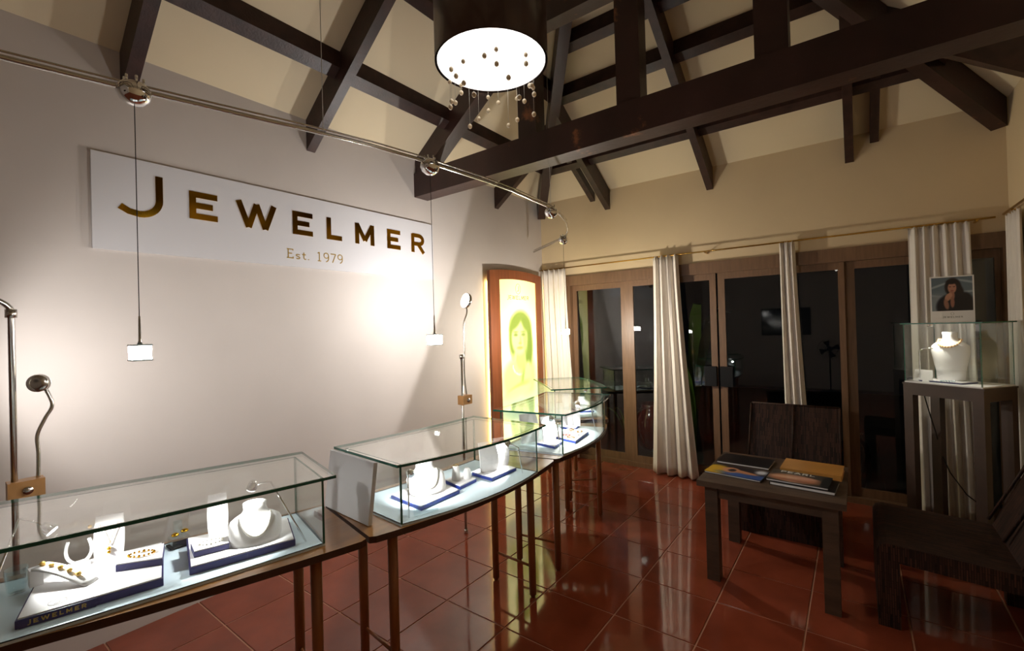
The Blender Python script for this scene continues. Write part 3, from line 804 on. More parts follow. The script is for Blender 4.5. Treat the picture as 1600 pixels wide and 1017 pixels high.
def cases():
    z0, z1 = ZT, .945
    c1 = case((-1.862, -.14), (-1.59, .923), (-2.30, -.03), (-1.968, 1.015), .012, z0, z1, 'long glass jewellery case at the lower left')
    rod_and_lamp(c1, (-1.661, .888, .705), (-1.735, .80, .94), (-1.80, .76, .915), (-1.85, .72, .72))
    rod_and_lamp(c1, (-1.99, .115, .705), (-2.06, .20, .94), (-2.04, .265, .885), (-1.95, .40, .72))
    c2 = case((-1.478, 1.186), (-1.388, 2.04), (-1.905, 1.215), (-1.835, 2.03), .06, z0, z1, 'glass jewellery case in the middle, white board leaning on it')
    rod_and_lamp(c2, (-1.50, 1.245, .705), (-1.53, 1.27, .86), (-1.56, 1.31, .86), (-1.63, 1.45, .74))
    rod_and_lamp(c2, (-1.44, 1.97, .705), (-1.46, 1.965, .84), (-1.54, 1.96, .845), (-1.60, 1.88, .76))
    c3 = case((-1.439, 2.394), (-1.547, 3.211), (-1.865, 2.325), (-1.99, 3.10), .06, z0, z1, 'glass jewellery case on the counter beside the glass doors')
    rod_and_lamp(c3, (-1.50, 2.46, .705), (-1.53, 2.48, .88), (-1.60, 2.52, .88), (-1.68, 2.65, .72))
    rod_and_lamp(c3, (-1.60, 3.14, .705), (-1.62, 3.12, .87), (-1.70, 3.06, .88), (-1.70, 2.92, .72))
    c4 = case((-1.76, 3.60), (-2.32, 4.15), (-2.06, 3.31), (-2.60, 3.86), .04, z0, z1, 'small glass case in the far corner below the poster')
    rod_and_lamp(c4, (-1.86, 3.62, .705), (-1.88, 3.62, .90), (-1.93, 3.62, .91), (-2.1, 3.72, .72), W=6)
    # white board leaning on the middle case
    t = MB(); th = .018
    a, b_ = Vector((-1.945, 1.150, ZT+.001)), Vector((-1.590, 1.128, ZT+.001)); up = Vector((.004, .032, .247))
    d = (b_-a).normalized(); nn = d.cross(up).normalized()*th
    t.hexa([a, b_, b_+nn, a+nn, a+up, b_+up, b_+up+nn, a+up+nn])
    tag(build('leaning_board', t, 'white_panel'), 'blank white board leaning on the end of the middle glass case', 'board')
cases()

# ------------------------------------------------------------ jewellery displays
ZF = ZT+.009
def tray(q, h, label, navy='navy', name='display_tray', z=ZF, pad=True):
    cx = sum(p[0] for p in q)/4; cy = sum(p[1] for p in q)/4
    t = thing(name, (cx, cy, z), label, 'tray', 'navy-edged display trays')
    build('base', MB().prism(q, z, z+h), navy, t)
    k = .03
    qi = [lerp2(p, (cx, cy), k) for p in q]
    build('pad', MB().prism(qi, z+h, z+h+.004), 'white_pad', t)
    return t
def oval(c, rx, ry, z, ang, n=20): return [(c[0]+rx*math.cos(2*math.pi*i/n)*math.cos(ang)-ry*math.sin(2*math.pi*i/n)*math.sin(ang), c[1]+rx*math.cos(2*math.pi*i/n)*math.sin(ang)+ry*math.sin(2*math.pi*i/n)*math.cos(ang), z) for i in range(n)]
def neck_bust(c, z, ang, s, label, pearl='pearl_white', nlabel='', group=None):
    """sloped shoulder form with a short neck; ang = facing direction"""
    f = Vector((math.cos(ang), math.sin(ang)))
    prof = [(0, .070, .038, .022), (.012, .076, .038, .017), (.035, .080, .034, .005), (.058, .080, .028, -.007), (.070, .074, .025, -.013), (.080, .058, .024, -.017), (.088, .041, .024, -.020), (.100, .035, .024, -.023), (.118, .036, .024, -.027), (.121, .03, .02, -.028)]
    rings = [oval((c[0]+f.x*o*s, c[1]+f.y*o*s), wd*s, dp*s, z+h*s, ang+math.pi/2, 28) for h, wd, dp, o in prof]
    b = build('necklace_bust', MB().loft(rings), 'white_velvet'); tag(b, label, 'bust', group)
    m = MB(); n = 44; r0 = .0036*s
    side = Vector((-f.y, f.x)); H = [q[0] for q in prof]
    for i in range(n):
        a = math.pi*(.02+.96*i/(n-1)); u = -.046*math.cos(a); hh = .086-.060*math.sin(a)**1.1
        wd, dp, o = (np.interp(hh, H, [q[k] for q in prof]) for k in (1, 2, 3))
        out = o+dp*math.sqrt(max(0, 1-(u/wd)**2))+r0/s*.9
        p = Vector((c[0], c[1]))+side*(u*s)+f*(out*s)
        m.ball((p.x, p.y, z+hh*s), r0*(1+.4*math.sin(a)), 8)
    o = build('pearl_necklace', m, pearl); tag(o, nlabel, 'necklace', 'pearl necklaces'); return b
def slab_stand(c, z, ang, w, h, label, tilt=.25, curve=.0, m_='white_velvet'):
    """tapered upright plate leaning back"""
    f = Vector((math.cos(ang), math.sin(ang))); s = Vector((-f.y, f.x)); k = 8; m = MB(); rings = []
    for i in range(k+1):
        q = i/k; ww = w*(.82+.25*math.sin(math.pi*(.15+.7*q)))/2; cc = Vector(c)-f*(tilt*h*q)+f*curve*math.sin(math.pi*q)
        rings.append([(*(cc-s*ww), z+h*q), (*(cc+s*ww), z+h*q), (*(cc+s*ww-f*.012), z+h*q), (*(cc-s*ww-f*.012), z+h*q)])
    m.loft(rings, False); o = build('display_stand', m, m_); return tag(o, label, 'stand')
def bracelet(c, z, r, ang, label, pearl='bracelet', n=16, sy=.6, pr=.0035):
    m = MB(); ca, sa = math.cos(ang), math.sin(ang)
    for i in range(n):
        a = 2*math.pi*i/n; x, y = r*math.cos(a), r*sy*math.sin(a)
        m.ball((c[0]+x*ca-y*sa, c[1]+x*sa+y*ca, z+pr), pr*(1.3 if i % 4 == 0 else 1), 8)
    return tag(build('bracelet', m, pearl), label, 'bracelet', 'bracelets in the cases')
def jewels():
    A1 = R_(-20)      # facing the viewer for the left case
    h = .022
    tray([(-1.832, .165), (-1.755, .475), (-2.06, .56), (-2.15, .255)], h, 'large navy-edged white tray at the left with the gold lettering')
    # plaque in front with lettering
    zt = ZF+h+.0045
    d = Vector((.078, .31)).normalized(); o0 = Vector((-1.8305, .168)); nrm = Vector((d.y, -d.x))
    t = thing('lettered_plaque', (-1.80, .25, ZF), 'clear plaque with gold JEWELMER lettering at the front of the left tray', 'plaque')
    fn = lambda u, v: (o0.x+d.x*u+nrm.x*.0035, o0.y+d.y*u+nrm.y*.0035, ZF+v)
    build('plate', MB().extr([fn(.005, 0), fn(.16, 0), fn(.16, .024), fn(.005, .024)], (nrm.x*-.002, nrm.y*-.002, 0)), 'navy', t)
    m = MB(); word(m, 'JEWELMER', .02, .0065, .0115, .0024, fn, (nrm.x*.0008, nrm.y*.0008, 0), .45, 1.2)
    build('lettering', m, 'print_gold', t)
    fn2 = lambda u, v: (o0.x+d.x*u-nrm.x*v, o0.y+d.y*u-nrm.y*v, zt)
    m = MB(); stroke(m, [(.075+.02*math.cos(R_(a)), .045+.02*math.sin(R_(a))) for a in range(0, 361, 20)], .0016, fn2, (0, 0, .0006))
    glyph(m, 'J', .065, .034, .017, .024, .0036, fn2, (0, 0, .0006)); build('emblem', m, 'print_grey', t)
    # bracelet ramp with golden pearls
    m = MB(); P = []
    for i in range(13):
        q = i/12; P.append((-2.035+.13*q, .235+.10*q, zt+.058*math.cos(q*1.45)**1.2 if q < 1 else zt+.004))
    s = Vector((-.1, .13)).normalized()*.022
    top = [(x-s.x, y-s.y, z) for x, y, z in P]; bot = [(x+s.x, y+s.y, z) for x, y, z in P]
    m.add(top+bot+[(x, y, z-.007) for x, y, z in top+bot], [(i, i+1, 13+i+1, 13+i) for i in range(12)]+[(26+i, 39+i, 39+i+1, 26+i+1) for i in range(12)]+[(i, 26+i, 27+i, i+1) for i in range(12)]+[(13+i, 14+i, 40+i, 39+i) for i in range(12)]+[(0, 13, 39, 26), (12, 38, 51, 25)], True)
    m.box((-2.06, .215, zt), (-2.025, .245, zt+.05))
    tag(build('bracelet_ramp', m, 'white_velvet'), 'curved white ramp holding a golden pearl bracelet', 'stand')
    m = MB()
    for i in (1, 3, 5, 7, 9): x, y, z = P[i]; m.ball((x, y, z+.006), .0075, 10)
    m.tube([(x, y, z+.003) for x, y, z in P[:11]], .0012, 5)
    tag(build('bracelet', m, 'pearl_gold'), 'bracelet of large golden pearls on the curved ramp', 'bracelet', 'bracelets in the cases')
    # looped white earring stand
    m = MB(); c = Vector((-2.08, .335)); L = []
    for i in range(15):
        q = i/14; a = -2.2+4.4*q
        L.append((c.x+.012*math.sin(a), c.y+.030*math.sin(a), zt+.085-.075*math.cos(a*.72)))
    m.tube(L, .005, 8); m.box((c.x-.02, c.y-.025, zt), (c.x+.02, c.y+.025, zt+.012))
    tag(build('earring_stand', m, 'white_velvet'), 'looped white earring stand behind the golden bracelet', 'stand')
    tag(build('pearl_earring', MB().ball((c.x-.01, c.y+.03, zt+.118), .006, 10), 'pearl_gold'), 'golden pearl earring on the looped stand', 'earring')
    slab_stand((-2.03, .40), zt, A1, .075, .15, 'tall white plate wearing a pendant on a fine chain', .18)
    m = MB(); f = Vector((math.cos(A1), math.sin(A1))); s = Vector((-f.y, f.x)); c0 = Vector((-2.03, .40))
    q3 = lambda u, v: (*(c0+s*u-f*(.18*v)+f*.004), zt+v)
    m.tube([q3(-.024, .125), q3(0, .055)], .0008, 5); m.tube([q3(.024, .125), q3(0, .055)], .0008, 5); m.ball(q3(0, .045), .006, 10); m.ball(q3(0, .033), .005, 8)
    tag(build('pendant_necklace', m, 'gold'), 'fine gold pendant necklace on the tall white plate', 'necklace')
    tray([(-1.925, .395), (-1.850, .500), (-1.975, .540), (-2.02, .43)], .02, 'small raised tray with a gold bracelet on the large left tray', z=zt)
    bracelet((-1.935, .465), zt+.025, .035, 1.0, 'gold bracelet on the small raised tray at left', 'gold')
    # second tray of the left case
    tray([(-1.755, .545), (-1.665, .850), (-1.885, .935), (-2.02, .62)], h, 'navy-edged tray with the white bust in the left case')
    neck_bust((-1.785, .765), zt, A1, 1.08, 'white neck bust on the right-hand tray of the left case', nlabel='white pearl necklace on the bust in the left case')
    slab_stand((-1.935, .695), zt, A1, .062, .15, 'tall narrow white stand beside the bust in the left case', .12)
    tray([(-1.815, .578), (-1.785, .675), (-1.86, .705), (-1.90, .595)], .018, 'small raised tray with a pearl bracelet before the bust', z=zt)
    bracelet((-1.84, .64), zt+.023, .034, 1.2, 'pearl bracelet on the small tray before the bust', 'pearl_white')
    # clear acrylic earring stand and a tumbler
    t = thing('acrylic_stand', (-2.04, .60, ZF), 'clear stepped stand with gold earrings between the two trays', 'stand')
    build('block', MB().box((-2.065, .575, ZF+.006), (-2.015, .63, ZF+.035)), 'tumbler_glass', t)
    build('riser', MB().box((-2.055, .59, ZF+.035), (-2.045, .615, ZF+.09)), 'tumbler_glass', t)
    for dx, dy, dz in ((.0, -.012, .042), (.0, .018, .048)):
        build('gold_clasp', MB().lathe([(.002, 0), (.012, .002), (.012, .008), (.004, .012)], (-2.03+dx, .60+dy, ZF+dz), 12), 'gold', t)
    build('foot', MB().box((-2.07, .57, ZF), (-2.01, .635, ZF+.006)), 'black_plastic', t)
    m = MB(); m.lathe([(.022, 0), (.028, .075), (.026, .075), (.0205, .006), (.001, .006)], (-2.10, .195, ZF), 20)
    tag(build('glass_tumbler', m, 'tumbler_glass'), 'small clear glass tumbler at the left end of the case', 'glass')
    # ---------------- middle case
    A2 = R_(-25); hb = .014; z2 = ZF+hb+.0045
    tray([(-1.745, 1.345), (-1.517, 1.325), (-1.52, 1.570), (-1.775, 1.615)], hb, 'blue-edged tray with the glowing white bust in the middle case', 'navy_bright')
    neck_bust((-1.64, 1.47), z2, A2, 1.15, 'white neck bust in the middle case', nlabel='large pearl necklace on the bust in the middle case')
    slab_stand((-1.72, 1.56), z2, A2, .05, .085, 'white plate behind the bust in the middle case', .1)
    tray([(-1.685, 1.635), (-1.550, 1.605), (-1.560, 1.735), (-1.70, 1.765)], hb, 'small blue-edged tray with white ring stands', 'navy_bright')
    for i, (x, y) in enumerate(((-1.635, 1.665), (-1.60, 1.71))):
        o = build('ring_stand', MB().lathe([(.022, 0), (.02, .03), (.014, .07-.02*i), (.012, .072-.02*i)], (x, y, z2), 16), 'white_velvet')
        tag(o, ('taller white ring cone on the small blue tray', 'shorter white ring cone on the small blue tray')[i], 'stand')
    tag(build('ring', MB().tube([(-1.635+.013*math.cos(a*.6), 1.665+.013*math.sin(a*.6), z2+.072) for a in range(11)], .002, 6), 'gold'), 'gold ring on the taller ring cone', 'ring')
    tray([(-1.65, 1.80), (-1.497, 1.785), (-1.496, 1.99), (-1.675, 2.01)], hb, 'blue-edged tray with two curved white stands', 'navy_bright')
    slab_stand((-1.575, 1.855), z2, A2, .10, .15, 'broad rounded white stand on the right tray of the middle case', .15, .02)
    slab_stand((-1.575, 1.965), z2, A2, .08, .15, 'narrower curved white stand at the end of the middle case', .15, .02)
    o = build('price_card', MB().box((-1.87, 1.27, ZF), (-1.86, 1.34, ZF+.11)), 'pale_blue'); tag(o, 'pale blue card standing at the back of the middle case', 'card')
    m = MB(); a, b_ = Vector((-1.497, 1.27, ZF)), Vector((-1.462, 1.37, ZF)); n_ = Vector((.006, 0, 0)); up = Vector((-.01, 0, .05))
    m.hexa([a, b_, b_+n_, a+n_, a+up, b_+up, b_+up+n_, a+up+n_])
    tag(build('acrylic_plaque', m, 'tumbler_glass'), 'clear acrylic plaque at the front of the middle case', 'plaque')
    # ---------------- third case
    tray([(-1.70, 2.50), (-1.55, 2.475), (-1.575, 2.63), (-1.725, 2.66)], hb, 'blue-edged tray at the near end of the third case', 'navy_bright')
    slab_stand((-1.64, 2.56), z2, A2, .10, .16, 'white curved plate at the near end of the third case', .2, .02)
    slab_stand((-1.76, 2.50), z2-.01, A2, .13, .19, 'tall white plate at the back of the third case', .1, .02)
    tray([(-1.69, 2.70), (-1.50, 2.66), (-1.555, 2.95), (-1.74, 2.97)], hb, 'blue-edged tray covered with bracelets in the third case', 'navy_bright')
    k = 0
    for i, (x, y, pm) in enumerate(((-1.57, 2.72, 'bracelet'), (-1.63, 2.76, 'red_stone'), (-1.58, 2.80, 'pearl_white'), (-1.64, 2.85, 'acrylic_edge'), (-1.60, 2.90, 'bracelet'), (-1.68, 2.92, 'gold'))):
        bracelet((x, y), z2, .027, .4*i, ('gold beaded bracelet nearest the glass corner', 'red stone bracelet on the bracelet tray', 'white pearl bracelet on the bracelet tray', 'pale stone bracelet on the bracelet tray', 'gold bracelet at the far side of the bracelet tray', 'thin gold bracelet at the back of the bracelet tray')[i], pm)
    tray([(-1.82, 3.0), (-1.69, 2.99), (-1.72, 3.12), (-1.85, 3.11)], hb, 'blue-edged tray at the far end of the third case', 'navy_bright')
    for i in range(3): slab_stand((-1.80+.045*i, 3.045+.008*i), z2, R_(-60), .05, .11, ('leftmost of the three slim white plates in the third case', 'middle of the three slim white plates in the third case', 'rightmost of the three slim white plates in the third case')[i], .25)
    # ---------------- corner case
    tray([(-2.02, 3.62), (-1.90, 3.72), (-2.04, 3.86), (-2.15, 3.75)], hb, 'blue-edged tray in the far corner case', 'navy_bright')
    neck_bust((-2.03, 3.74), z2, R_(-45), .9, 'small white bust in the far corner case', nlabel='pearl necklace in the far corner case')
    slab_stand((-2.25, 3.86), ZF, R_(-45), .09, .12, 'white plate at the end of the far corner case', .2)
jewels()

# ------------------------------------------------------------ corner pedestal with glass case, bust and picture card
def pedestal():
    FL, FR, BR, BL = (.256, 4.123), (.606, 3.868), (.794, 4.126), (.444, 4.381); zt = 1.03
    c = (.525, 4.125, 0)
    t = thing('corner_pedestal', c, 'tall brown wooden pedestal with four square legs in the right corner', 'pedestal')
    q = [FL, FR, BR, BL]; cc = c[:2]
    build('apron', MB().prism(q, zt-.075, zt-.004), 'stand_wood', t)
    build('top', MB().prism([lerp2(p, cc, -.02) for p in q], zt-.004, zt+.006), 'stand_wood', t)
    for p in q:
        a = [lerp2(p, cc, .0), None]
        u = (Vector(FR)-Vector(FL)).normalized()*.055; v = (Vector(BL)-Vector(FL)).normalized()*.055
        s1 = 1 if p in (FL, BL) else -1; s2 = 1 if p in (FL, FR) else -1
        P = Vector(p); pts = [P, P+u*s1, P+u*s1+v*s2, P+v*s2]
        build('leg', MB().prism([tuple(x) for x in pts], 0, zt-.075), 'stand_wood', t)
    z1 = 1.432; g = .006
    k = thing('bust_case', (c[0], c[1], zt+.007), 'square glass case holding a white bust with peach pearls', 'display case')
    build('base_panel', MB().prism([lerp2(p, cc, .03) for p in q], zt+.007, zt+.015), 'white_pad', k)
    qi = [lerp2(p, cc, .035) for p in q]
    for i in range(4):
        a, b = qi[i], qi[(i+1) % 4]
        d = (Vector(b)-Vector(a)).normalized(); nn = Vector((-d.y, d.x))*g
        m = MB(); A, B = Vector(a), Vector(b)
        m.prism([tuple(A), tuple(B), tuple(B+nn), tuple(A+nn)], zt+.015, z1)
        # green cut edges on the upright ends
        m.mi = [0]*len(m.mi); m.mi[-1] = 1; m.mi[-3] = 1
        build('pane', m, ['case_glass', 'glass_edge'], k)
    m = MB(); m.prism([lerp2(p, cc, -.03) for p in q], z1, z1+.008, side_mi=1); build('lid', m, ['case_glass', 'glass_edge'], k)
    zb = zt+.016
    light_pos = (.40, 4.10, 1.405)
    build('spot_head', MB().tube([(.40, 4.10, 1.43), (.40, 4.10, 1.415)], .016, 14), 'chrome', k)
    light('case_light', 'SPOT', light_pos, 4, k, (1, .93, .78), .012, (.50, 4.13, 1.22), 100, .6)
    build('prop_rod', MB().tube([(.345, 4.13, zb), (.345, 4.13, 1.25), (.37, 4.10, 1.27), (.41, 4.08, 1.27)], .004, 8), 'chrome', k)
    # bust: waisted torso, broad shoulders, slim neck
    b = Vector((.50, 4.14)); ang = R_(-115)
    prof = [(0, .070, .05), (.06, .074, .052), (.13, .088, .056), (.19, .098, .056), (.225, .096, .050), (.245, .076, .042), (.258, .046, .036), (.272, .038, .034), (.295, .035, .033), (.315, .040, .035), (.318, .03, .028)]
    rings = [oval(b, w, d, zb+.012+h, ang+math.pi/2, 28) for h, w, d in prof]
    o = build('bust', MB().loft(rings), 'white_velvet'); tag(o, 'white torso bust inside the corner glass case', 'bust')
    f = Vector((math.cos(ang), math.sin(ang))); s = Vector((-f.y, f.x)); m = MB()
    for i in range(26):
        a = 2*math.pi*i/26; fr = max(0, math.sin(a)); bk = math.sin(a)
        p = b+s*(math.cos(a)*(.056+.006*fr))+f*((.045 if bk < 0 else .058)*bk)
        m.ball((p.x, p.y, zb+.012+.266-.045*fr), .0078, 10)
    tag(build('pearl_necklace', m, 'pearl_peach'), 'peach pearl necklace on the bust in the corner case', 'necklace', 'pearl necklaces')
    tr = [(.33, 4.13), (.53, 3.99), (.62, 4.10), (.42, 4.25)]
    t2 = thing('display_tray', (.47, 4.12, zb), 'thin dark-edged tray under the bust in the corner case', 'tray', 'navy-edged display trays')
    build('base', MB().prism(tr, zb, zb+.008), 'navy', t2); build('pad', MB().prism([lerp2(p, (.475, 4.117), .04) for p in tr], zb+.008, zb+.011), 'white_pad', t2)
    for i, (x, y) in enumerate(((.335, 4.125), (.375, 4.095))):
        slab_stand((x, y), zb+.001, R_(-115), .05, .075, ('left white oval stand in the corner case', 'right white oval stand in the corner case')[i], .25)
    bracelet((.47, 4.035), zb+.012, .035, .3, 'silvery bracelet at the foot of the bust', 'acrylic_edge')
    # power cord down the back leg
    P = [(.36, 4.17, 1.0), (.37, 4.18, .93), (.40, 4.24, .80), (.43, 4.30, .68), (.445, 4.325, .60), (.46, 4.32, .52), (.50, 4.32, .40), (.58, 4.33, .26), (.70, 4.36, .15)]
    tag(build('power_cord', MB().tube(P, .004, 6), 'cord'), 'black power cord hanging under the corner pedestal', 'cord')
    # picture card standing on the lid
    x0, x1, y, z0, zz1 = .422, .640, 4.26, z1+.009, 1.752
    t3 = thing('picture_card', ((x0+x1)/2, y, z0), 'picture card of a dark-haired woman standing on the corner case', 'card')
    build('board', MB().box((x0, y, z0), (x1, y+.006, zz1)), 'paper_white', t3)
    def paint(U, V):
        img = np.ones(U.shape+(3,))*np.array([96, 112, 122])/255
        b = lambda *a, **k: blob(img, U, V, *a, **k)
        for cx, cy, r in ((.15, .75, 20), (.9, .85, -15), (.85, .55, 5), (.1, .45, -10)): b(cx, cy, .35, .03, (150, 164, 172), soft=.8, rot=r)
        b(.15, .2, .3, .3, (130, 140, 146), soft=.8)
        b(.53, .70, .20, .27, (24, 18, 20), soft=.2); b(.66, .50, .13, .26, (24, 18, 20), soft=.3)
        b(.55, .12, .44, .40, (18, 20, 30), soft=.15); b(.80, .20, .22, .34, (18, 20, 30), soft=.2)
        b(.51, .68, .105, .165, (176, 128, 106), soft=.2)
        b(.50, .86, .13, .07, (24, 18, 20), soft=.4)
        b(.50, .45, .07, .14, (160, 112, 92), soft=.3); b(.51, .25, .05, .16, (150, 104, 86), soft=.4)
        b(.46, .715, .03, .012, (50, 30, 28), soft=.5); b(.56, .715, .03, .012, (50, 30, 28), soft=.5)
        b(.51, .595, .042, .015, (140, 62, 58), soft=.4)
        b(.40, .40, .07, .12, (182, 134, 110), soft=.25, rot=-20); b(.46, .47, .05, .07, (186, 138, 114), soft=.3); b(.36, .20, .06, .16, (150, 108, 90), soft=.4, rot=10)
        return img
    picture('print', lambda u, v: (x0+.008+(x1-x0-.016)*u, y-.0006, z0+.075+(zz1-z0-.083)*v), 60, 64, paint, 'card_print', t3)
    m = MB(); fn = lambda u, v: (u, y-.0004, v); w = word_w('JEWELMER', .010, .4, 1.2)
    word(m, 'JEWELMER', (x0+x1)/2-w/2, z0+.028, .010, .0018, fn, (0, -.0004, 0), .4, 1.2)
    stroke(m, [((x0+x1)/2+.008*math.cos(R_(a)), z0+.055+.009*math.sin(R_(a))) for a in range(0, 361, 30)], .0012, fn, (0, -.0004, 0))
    build('lettering', m, 'print_grey', t3)
pedestal()

# ------------------------------------------------------------ coffee table with magazines
def coffee_table():
    x0, x1, y0, y1, z = -.755, -.055, 2.735, 3.44, .575
    t = thing('coffee_table', ((x0+x1)/2, (y0+y1)/2, 0), 'square dark wooden coffee table with magazines on it', 'table')
    build('top', MB().box((x0, y0, z-.032), (x1, y1, z)), 'old_wood', t)
    i = .035; w = .068
    for a in (x0+i, x1-i-w):
        for b in (y0+i, y1-i-w): build('leg', MB().box((a, b, 0), (a+w, b+w, z-.032)), 'old_wood', t)
    for (a, b, c, d) in ((x0+i+w, y0+i+.012, x1-i-w, y0+i+.04), (x0+i+w, y1-i-.04, x1-i-w, y1-i-.012), (x0+i+.012, y0+i+w, x0+i+.04, y1-i-w), (x1-i-.04, y0+i+w, x1-i-.012, y1-i-w)):
        build('apron', MB().box((a, b, z-.10), (c, d, z-.032)), 'old_wood', t)
    def book(cx, cy, w, h, th, ang, zb, name, label, cover, pages='paper_white', paint=None, letters=None, cat='magazine', group='magazines on the coffee table'):
        b = thing(name, (cx, cy, zb), label, cat, group, R_(ang))
        m = MB().box((-w/2+.003, -h/2+.003, .0015), (w/2-.003, h/2-.003, th-.0015)); build('pages', m, pages, b, True)
        m = MB().box((-w/2, -h/2, 0), (w/2, h/2, .0015)).box((-w/2, -h/2, th-.0015), (w/2, h/2, th)).box((-w/2, -h/2, .0015), (-w/2+.003, h/2, th-.0015))
        build('cover', m, cover, b, True)
        if paint:
            nx, ny = 40, 30
            u = np.linspace(0, 1, nx+1); v = np.linspace(0, 1, ny+1); U, V = np.meshgrid(u, v); rgb = paint(U, V)
            me = bpy.data.meshes.new('cover_print'); W_ = nx+1
            me.from_pydata([(-w/2+w*a, -h/2+h*c, th+.0006) for a, c in zip(U.ravel(), V.ravel())], [], [(j*W_+i, j*W_+i+1, (j+1)*W_+i+1, (j+1)*W_+i) for j in range(ny) for i in range(nx)])
            ca = me.color_attributes.new('Col', 'FLOAT_COLOR', 'POINT')
            l = np.where(rgb <= .04045, rgb/12.92, ((np.clip(rgb, 0, 1)+.055)/1.055)**2.4)
            ca.data.foreach_set('color', np.concatenate([l.reshape(-1, 3), np.ones((l.size//3, 1))], 1).ravel().astype(np.float32))
            me.materials.append(MATS['card_print']); o = bpy.data.objects.new('cover_print', me); COL.objects.link(o); o.parent = b
        if letters:
            m = MB(); txt, u0, v0, hh, sw = letters
            word(m, txt, u0, v0, hh, sw, lambda u, v: (u, v, th+.0009), (0, 0, .0005), .22)
            build('lettering', m, 'print_white', b, True)
        return b
    def p_hand(U, V):
        img = np.ones(U.shape+(3,))*np.array([44, 40, 44])/255
        b = lambda *a, **k: blob(img, U, V, *a, **k)
        b(.12, .35, .28, .5, (206, 164, 40), soft=.4); b(.75, .2, .5, .25, (60, 92, 160), soft=.6)
        b(.55, .5, .34, .13, (200, 140, 104), soft=.3, rot=-14); b(.40, .52, .15, .26, (206, 146, 110), soft=.25); b(.42, .52, .07, .15, (40, 34, 40), soft=.3)
        b(.9, .75, .10, .2, (210, 214, 224), soft=.9)
        return img
    def p_pearl(U, V):
        img = np.ones(U.shape+(3,))*np.array([70, 66, 60])/255
        b = lambda *a, **k: blob(img, U, V, *a, **k)
        b(.42, .36, .42, .34, (196, 138, 106), soft=.4); b(.3, .42, .25, .10, (220, 178, 150), soft=.6, rot=8); b(.62, .5, .18, .12, (214, 160, 140), soft=.5)
        b(.45, .18, .35, .08, (160, 100, 76), soft=.7); b(.95, .4, .09, .6, (24, 30, 34), soft=.2)
        return img
    z0 = z+.001
    book(-.585, 3.245, .30, .215, .012, -2, z0, 'magazine', 'black magazine at the back left of the coffee table', 'paper_dark')
    book(-.59, 2.985, .31, .20, .009, -6, z0, 'magazine', 'magazine with a yellow and blue cover showing a hand', 'paper_dark', paint=p_hand)
    book(-.245, 2.965, .30, .215, .016, -4, z0, 'book', 'dark thick book beneath the pearl magazine', 'paper_dark', cat='book', group=None)
    book(-.27, 2.975, .29, .205, .010, -4, z0+.017, 'magazine', 'magazine titled PEARL with a skin-toned cover photo', 'paper_dark', paint=p_pearl, letters=('PEARL', -.10, .062, .032, .006))
    book(-.225, 3.235, .30, .235, .030, -2, z0, 'album', 'large tan covered album at the back right of the coffee table', 'tan_cover', 'tan_cover', cat='album', group=None)
coffee_table()

# ------------------------------------------------------------ wicker lounge chairs
def chair(c, rz, label, w=.60, d=.62):
    """front at local -y; waterfall slabs of woven cane, raked back"""
    t = thing('wicker_chair', (c[0], c[1], 0), label, 'chair', 'dark wicker lounge chairs', rz)
    th = .085; sh = .40; h = w/2; r = .04
    def slab(poly, name):
        m = MB().extr([(-h, a, b) for a, b in poly], (w, 0, 0)); return build(name, m, 'wicker', t, True)
    slab([(-d/2+r, sh-th), (-d/2+th, sh-th), (d/2, sh-th-.03), (d/2, sh-.03), (-d/2+r, sh), (-d/2+.012, sh-.012), (-d/2, sh-r), (-d/2, sh-th)], 'seat')
    m = MB().extr([(-h, -d/2, 0), (-h, -d/2+th, 0), (-h, -d/2+th, sh-th), (-h, -d/2, sh-th)], (w, 0, 0)); build('front_panel', m, 'wicker', t, True)
    for sx in (-1, 1):
        x = sx*(h-.04); build('leg', MB().box((x-.035, d/2-.09, 0), (x+.035, d/2-.02, sh-th-.03), ), 'wicker', t, True)
    m = MB().extr([(-h, d/2-.13, sh-.035), (-h, d/2-.05, sh-.04), (-h, d/2+.12, .80), (-h, d/2+.06, .81)], (w, 0, 0)); bk = build('backrest', m, 'wicker', t, True)
    for x in (-h, 0, h):
        build('cane_binding', MB().tube([(x, d/2-.137, sh-.0), (x, d/2+.055, .812), (x, d/2+.122, .802)], .008, 6), 'wicker', bk, True).location = (0, 0, 0)
    build('cane_binding', MB().tube([(-h, d/2+.09, .812), (h, d/2+.09, .812)], .010, 6), 'wicker', bk, True)
    return t
chair((-.40, 3.83), 0, 'dark wicker chair behind the coffee table', .59, .55)
chair((.365, 3.12), R_(-90), 'dark wicker chair in shadow at the lower right', .62, .62)

# ------------------------------------------------------------ black vase by the doors
def vase():
    m = MB().lathe([(.05, 0), (.06, .03), (.085, .16), (.11, .34), (.10, .42), (.06, .47), (.05, .49), (.065, .52), (.06, .52), (.04, .49)], (-.03, 4.93, -.029), 28)
    tag(build('floor_vase', m, 'black_glaze'), 'glossy black vase outside the glass beside the wicker chair', 'vase')
vase()

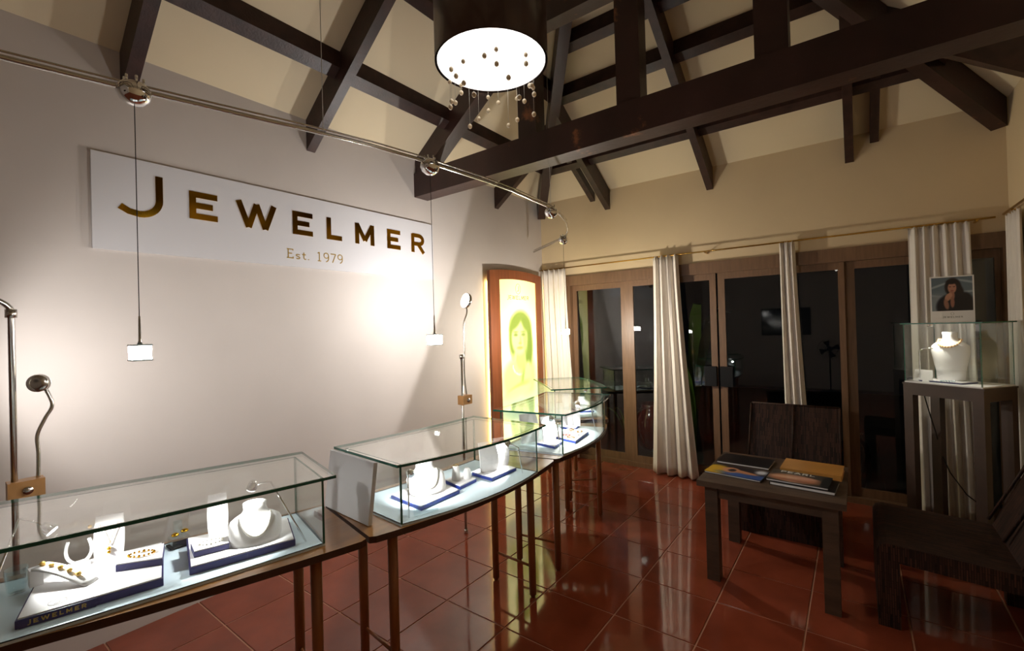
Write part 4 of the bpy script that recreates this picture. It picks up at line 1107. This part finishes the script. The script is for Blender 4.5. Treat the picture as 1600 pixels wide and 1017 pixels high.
# ------------------------------------------------------------ behind the camera, seen mirrored in the doors
def rear_room():
    y = YF+.002
    t = thing('television', (-1.23, y, 1.16), 'black flat television on the wall behind the viewer', 'television')
    build('housing', MB().box((-1.70, y, 1.16), (-.76, y+.05, 1.76)), 'black_plastic', t)
    build('screen', MB().box((-1.675, y+.05, 1.19), (-.785, y+.052, 1.735)), 'screen', t)
    x, y = -.42, -2.1
    f = thing('pedestal_fan', (x, y, 0), 'black pedestal fan behind the viewer', 'fan')
    build('base', MB().lathe([(.18, 0), (.18, .02), (.03, .04), (.02, .06)], (x, y, 0), 24), 'black_plastic', f)
    build('pole', MB().tube([(x, y, .05), (x, y, .85)], .014, 10), 'black_plastic', f)
    build('motor', MB().tube([(x, y-.10, .88), (x, y+.04, .88)], .05, 14), 'black_plastic', f)
    m = MB()
    for r in (.07, .14, .2): m.tube([(x+r*math.cos(a*.2618), y+.10, .88+r*math.sin(a*.2618)) for a in range(25)], .003, 5)
    for k in range(18):
        a = k*math.pi/9; m.tube([(x+.05*math.cos(a), y+.115, .88+.05*math.sin(a)), (x+.2*math.cos(a), y+.10, .88+.2*math.sin(a))], .0018, 4)
    build('cage', m, 'black_plastic', f)
    for k in range(4):
        a = k*math.pi/2+.3; p = lambda r, da, dy: (x+r*math.cos(a+da), y+.06+dy, .88+r*math.sin(a+da))
        build('blade', MB().hexa([p(.04, -.2, 0), p(.18, -.3, -.02), p(.18, .35, .02), p(.04, .3, .01), p(.04, -.2, .004), p(.18, -.3, -.016), p(.18, .35, .024), p(.04, .3, .014)]), 'black_plastic', f)
    s = thing('ceiling_spotlight', (-.1, -1.65, 2.5), 'cluster of small bright spotlights behind the viewer', 'spotlight')
    build('plate', MB().lathe([(.08, 0), (.08, .02)], (-.1, -1.65, 2.66), 20), 'steel', s)
    build('hanger', MB().tube([(-.1, -1.65, 2.68), (-.1, -1.65, ZW+(XR+.1)*TL-.01)], .008, 8), 'steel', s)
    for dx, dy, dz in ((-.16, .12, -.02), (-.15, .1, -.17), (.08, -.06, -.04), (.18, -.12, -.09)):
        p = Vector((-.1+dx, -1.65+dy, 2.60+dz))
        build('arm', MB().tube([(-.1, -1.65, 2.665), p+Vector((0, -.03, .03))], .005, 6), 'steel', s)
        sh = build('spot_head', MB().tube([p+Vector((0, -.05, .02)), p+Vector((0, -.01, .004)), p], [.015, .028, .03], 14), 'steel', s)
        build('bulb', MB().tube([p+Vector((0, .001, 0)), p+Vector((0, .004, -.001))], .024, 14), 'bulb_light', sh)
rear_room()
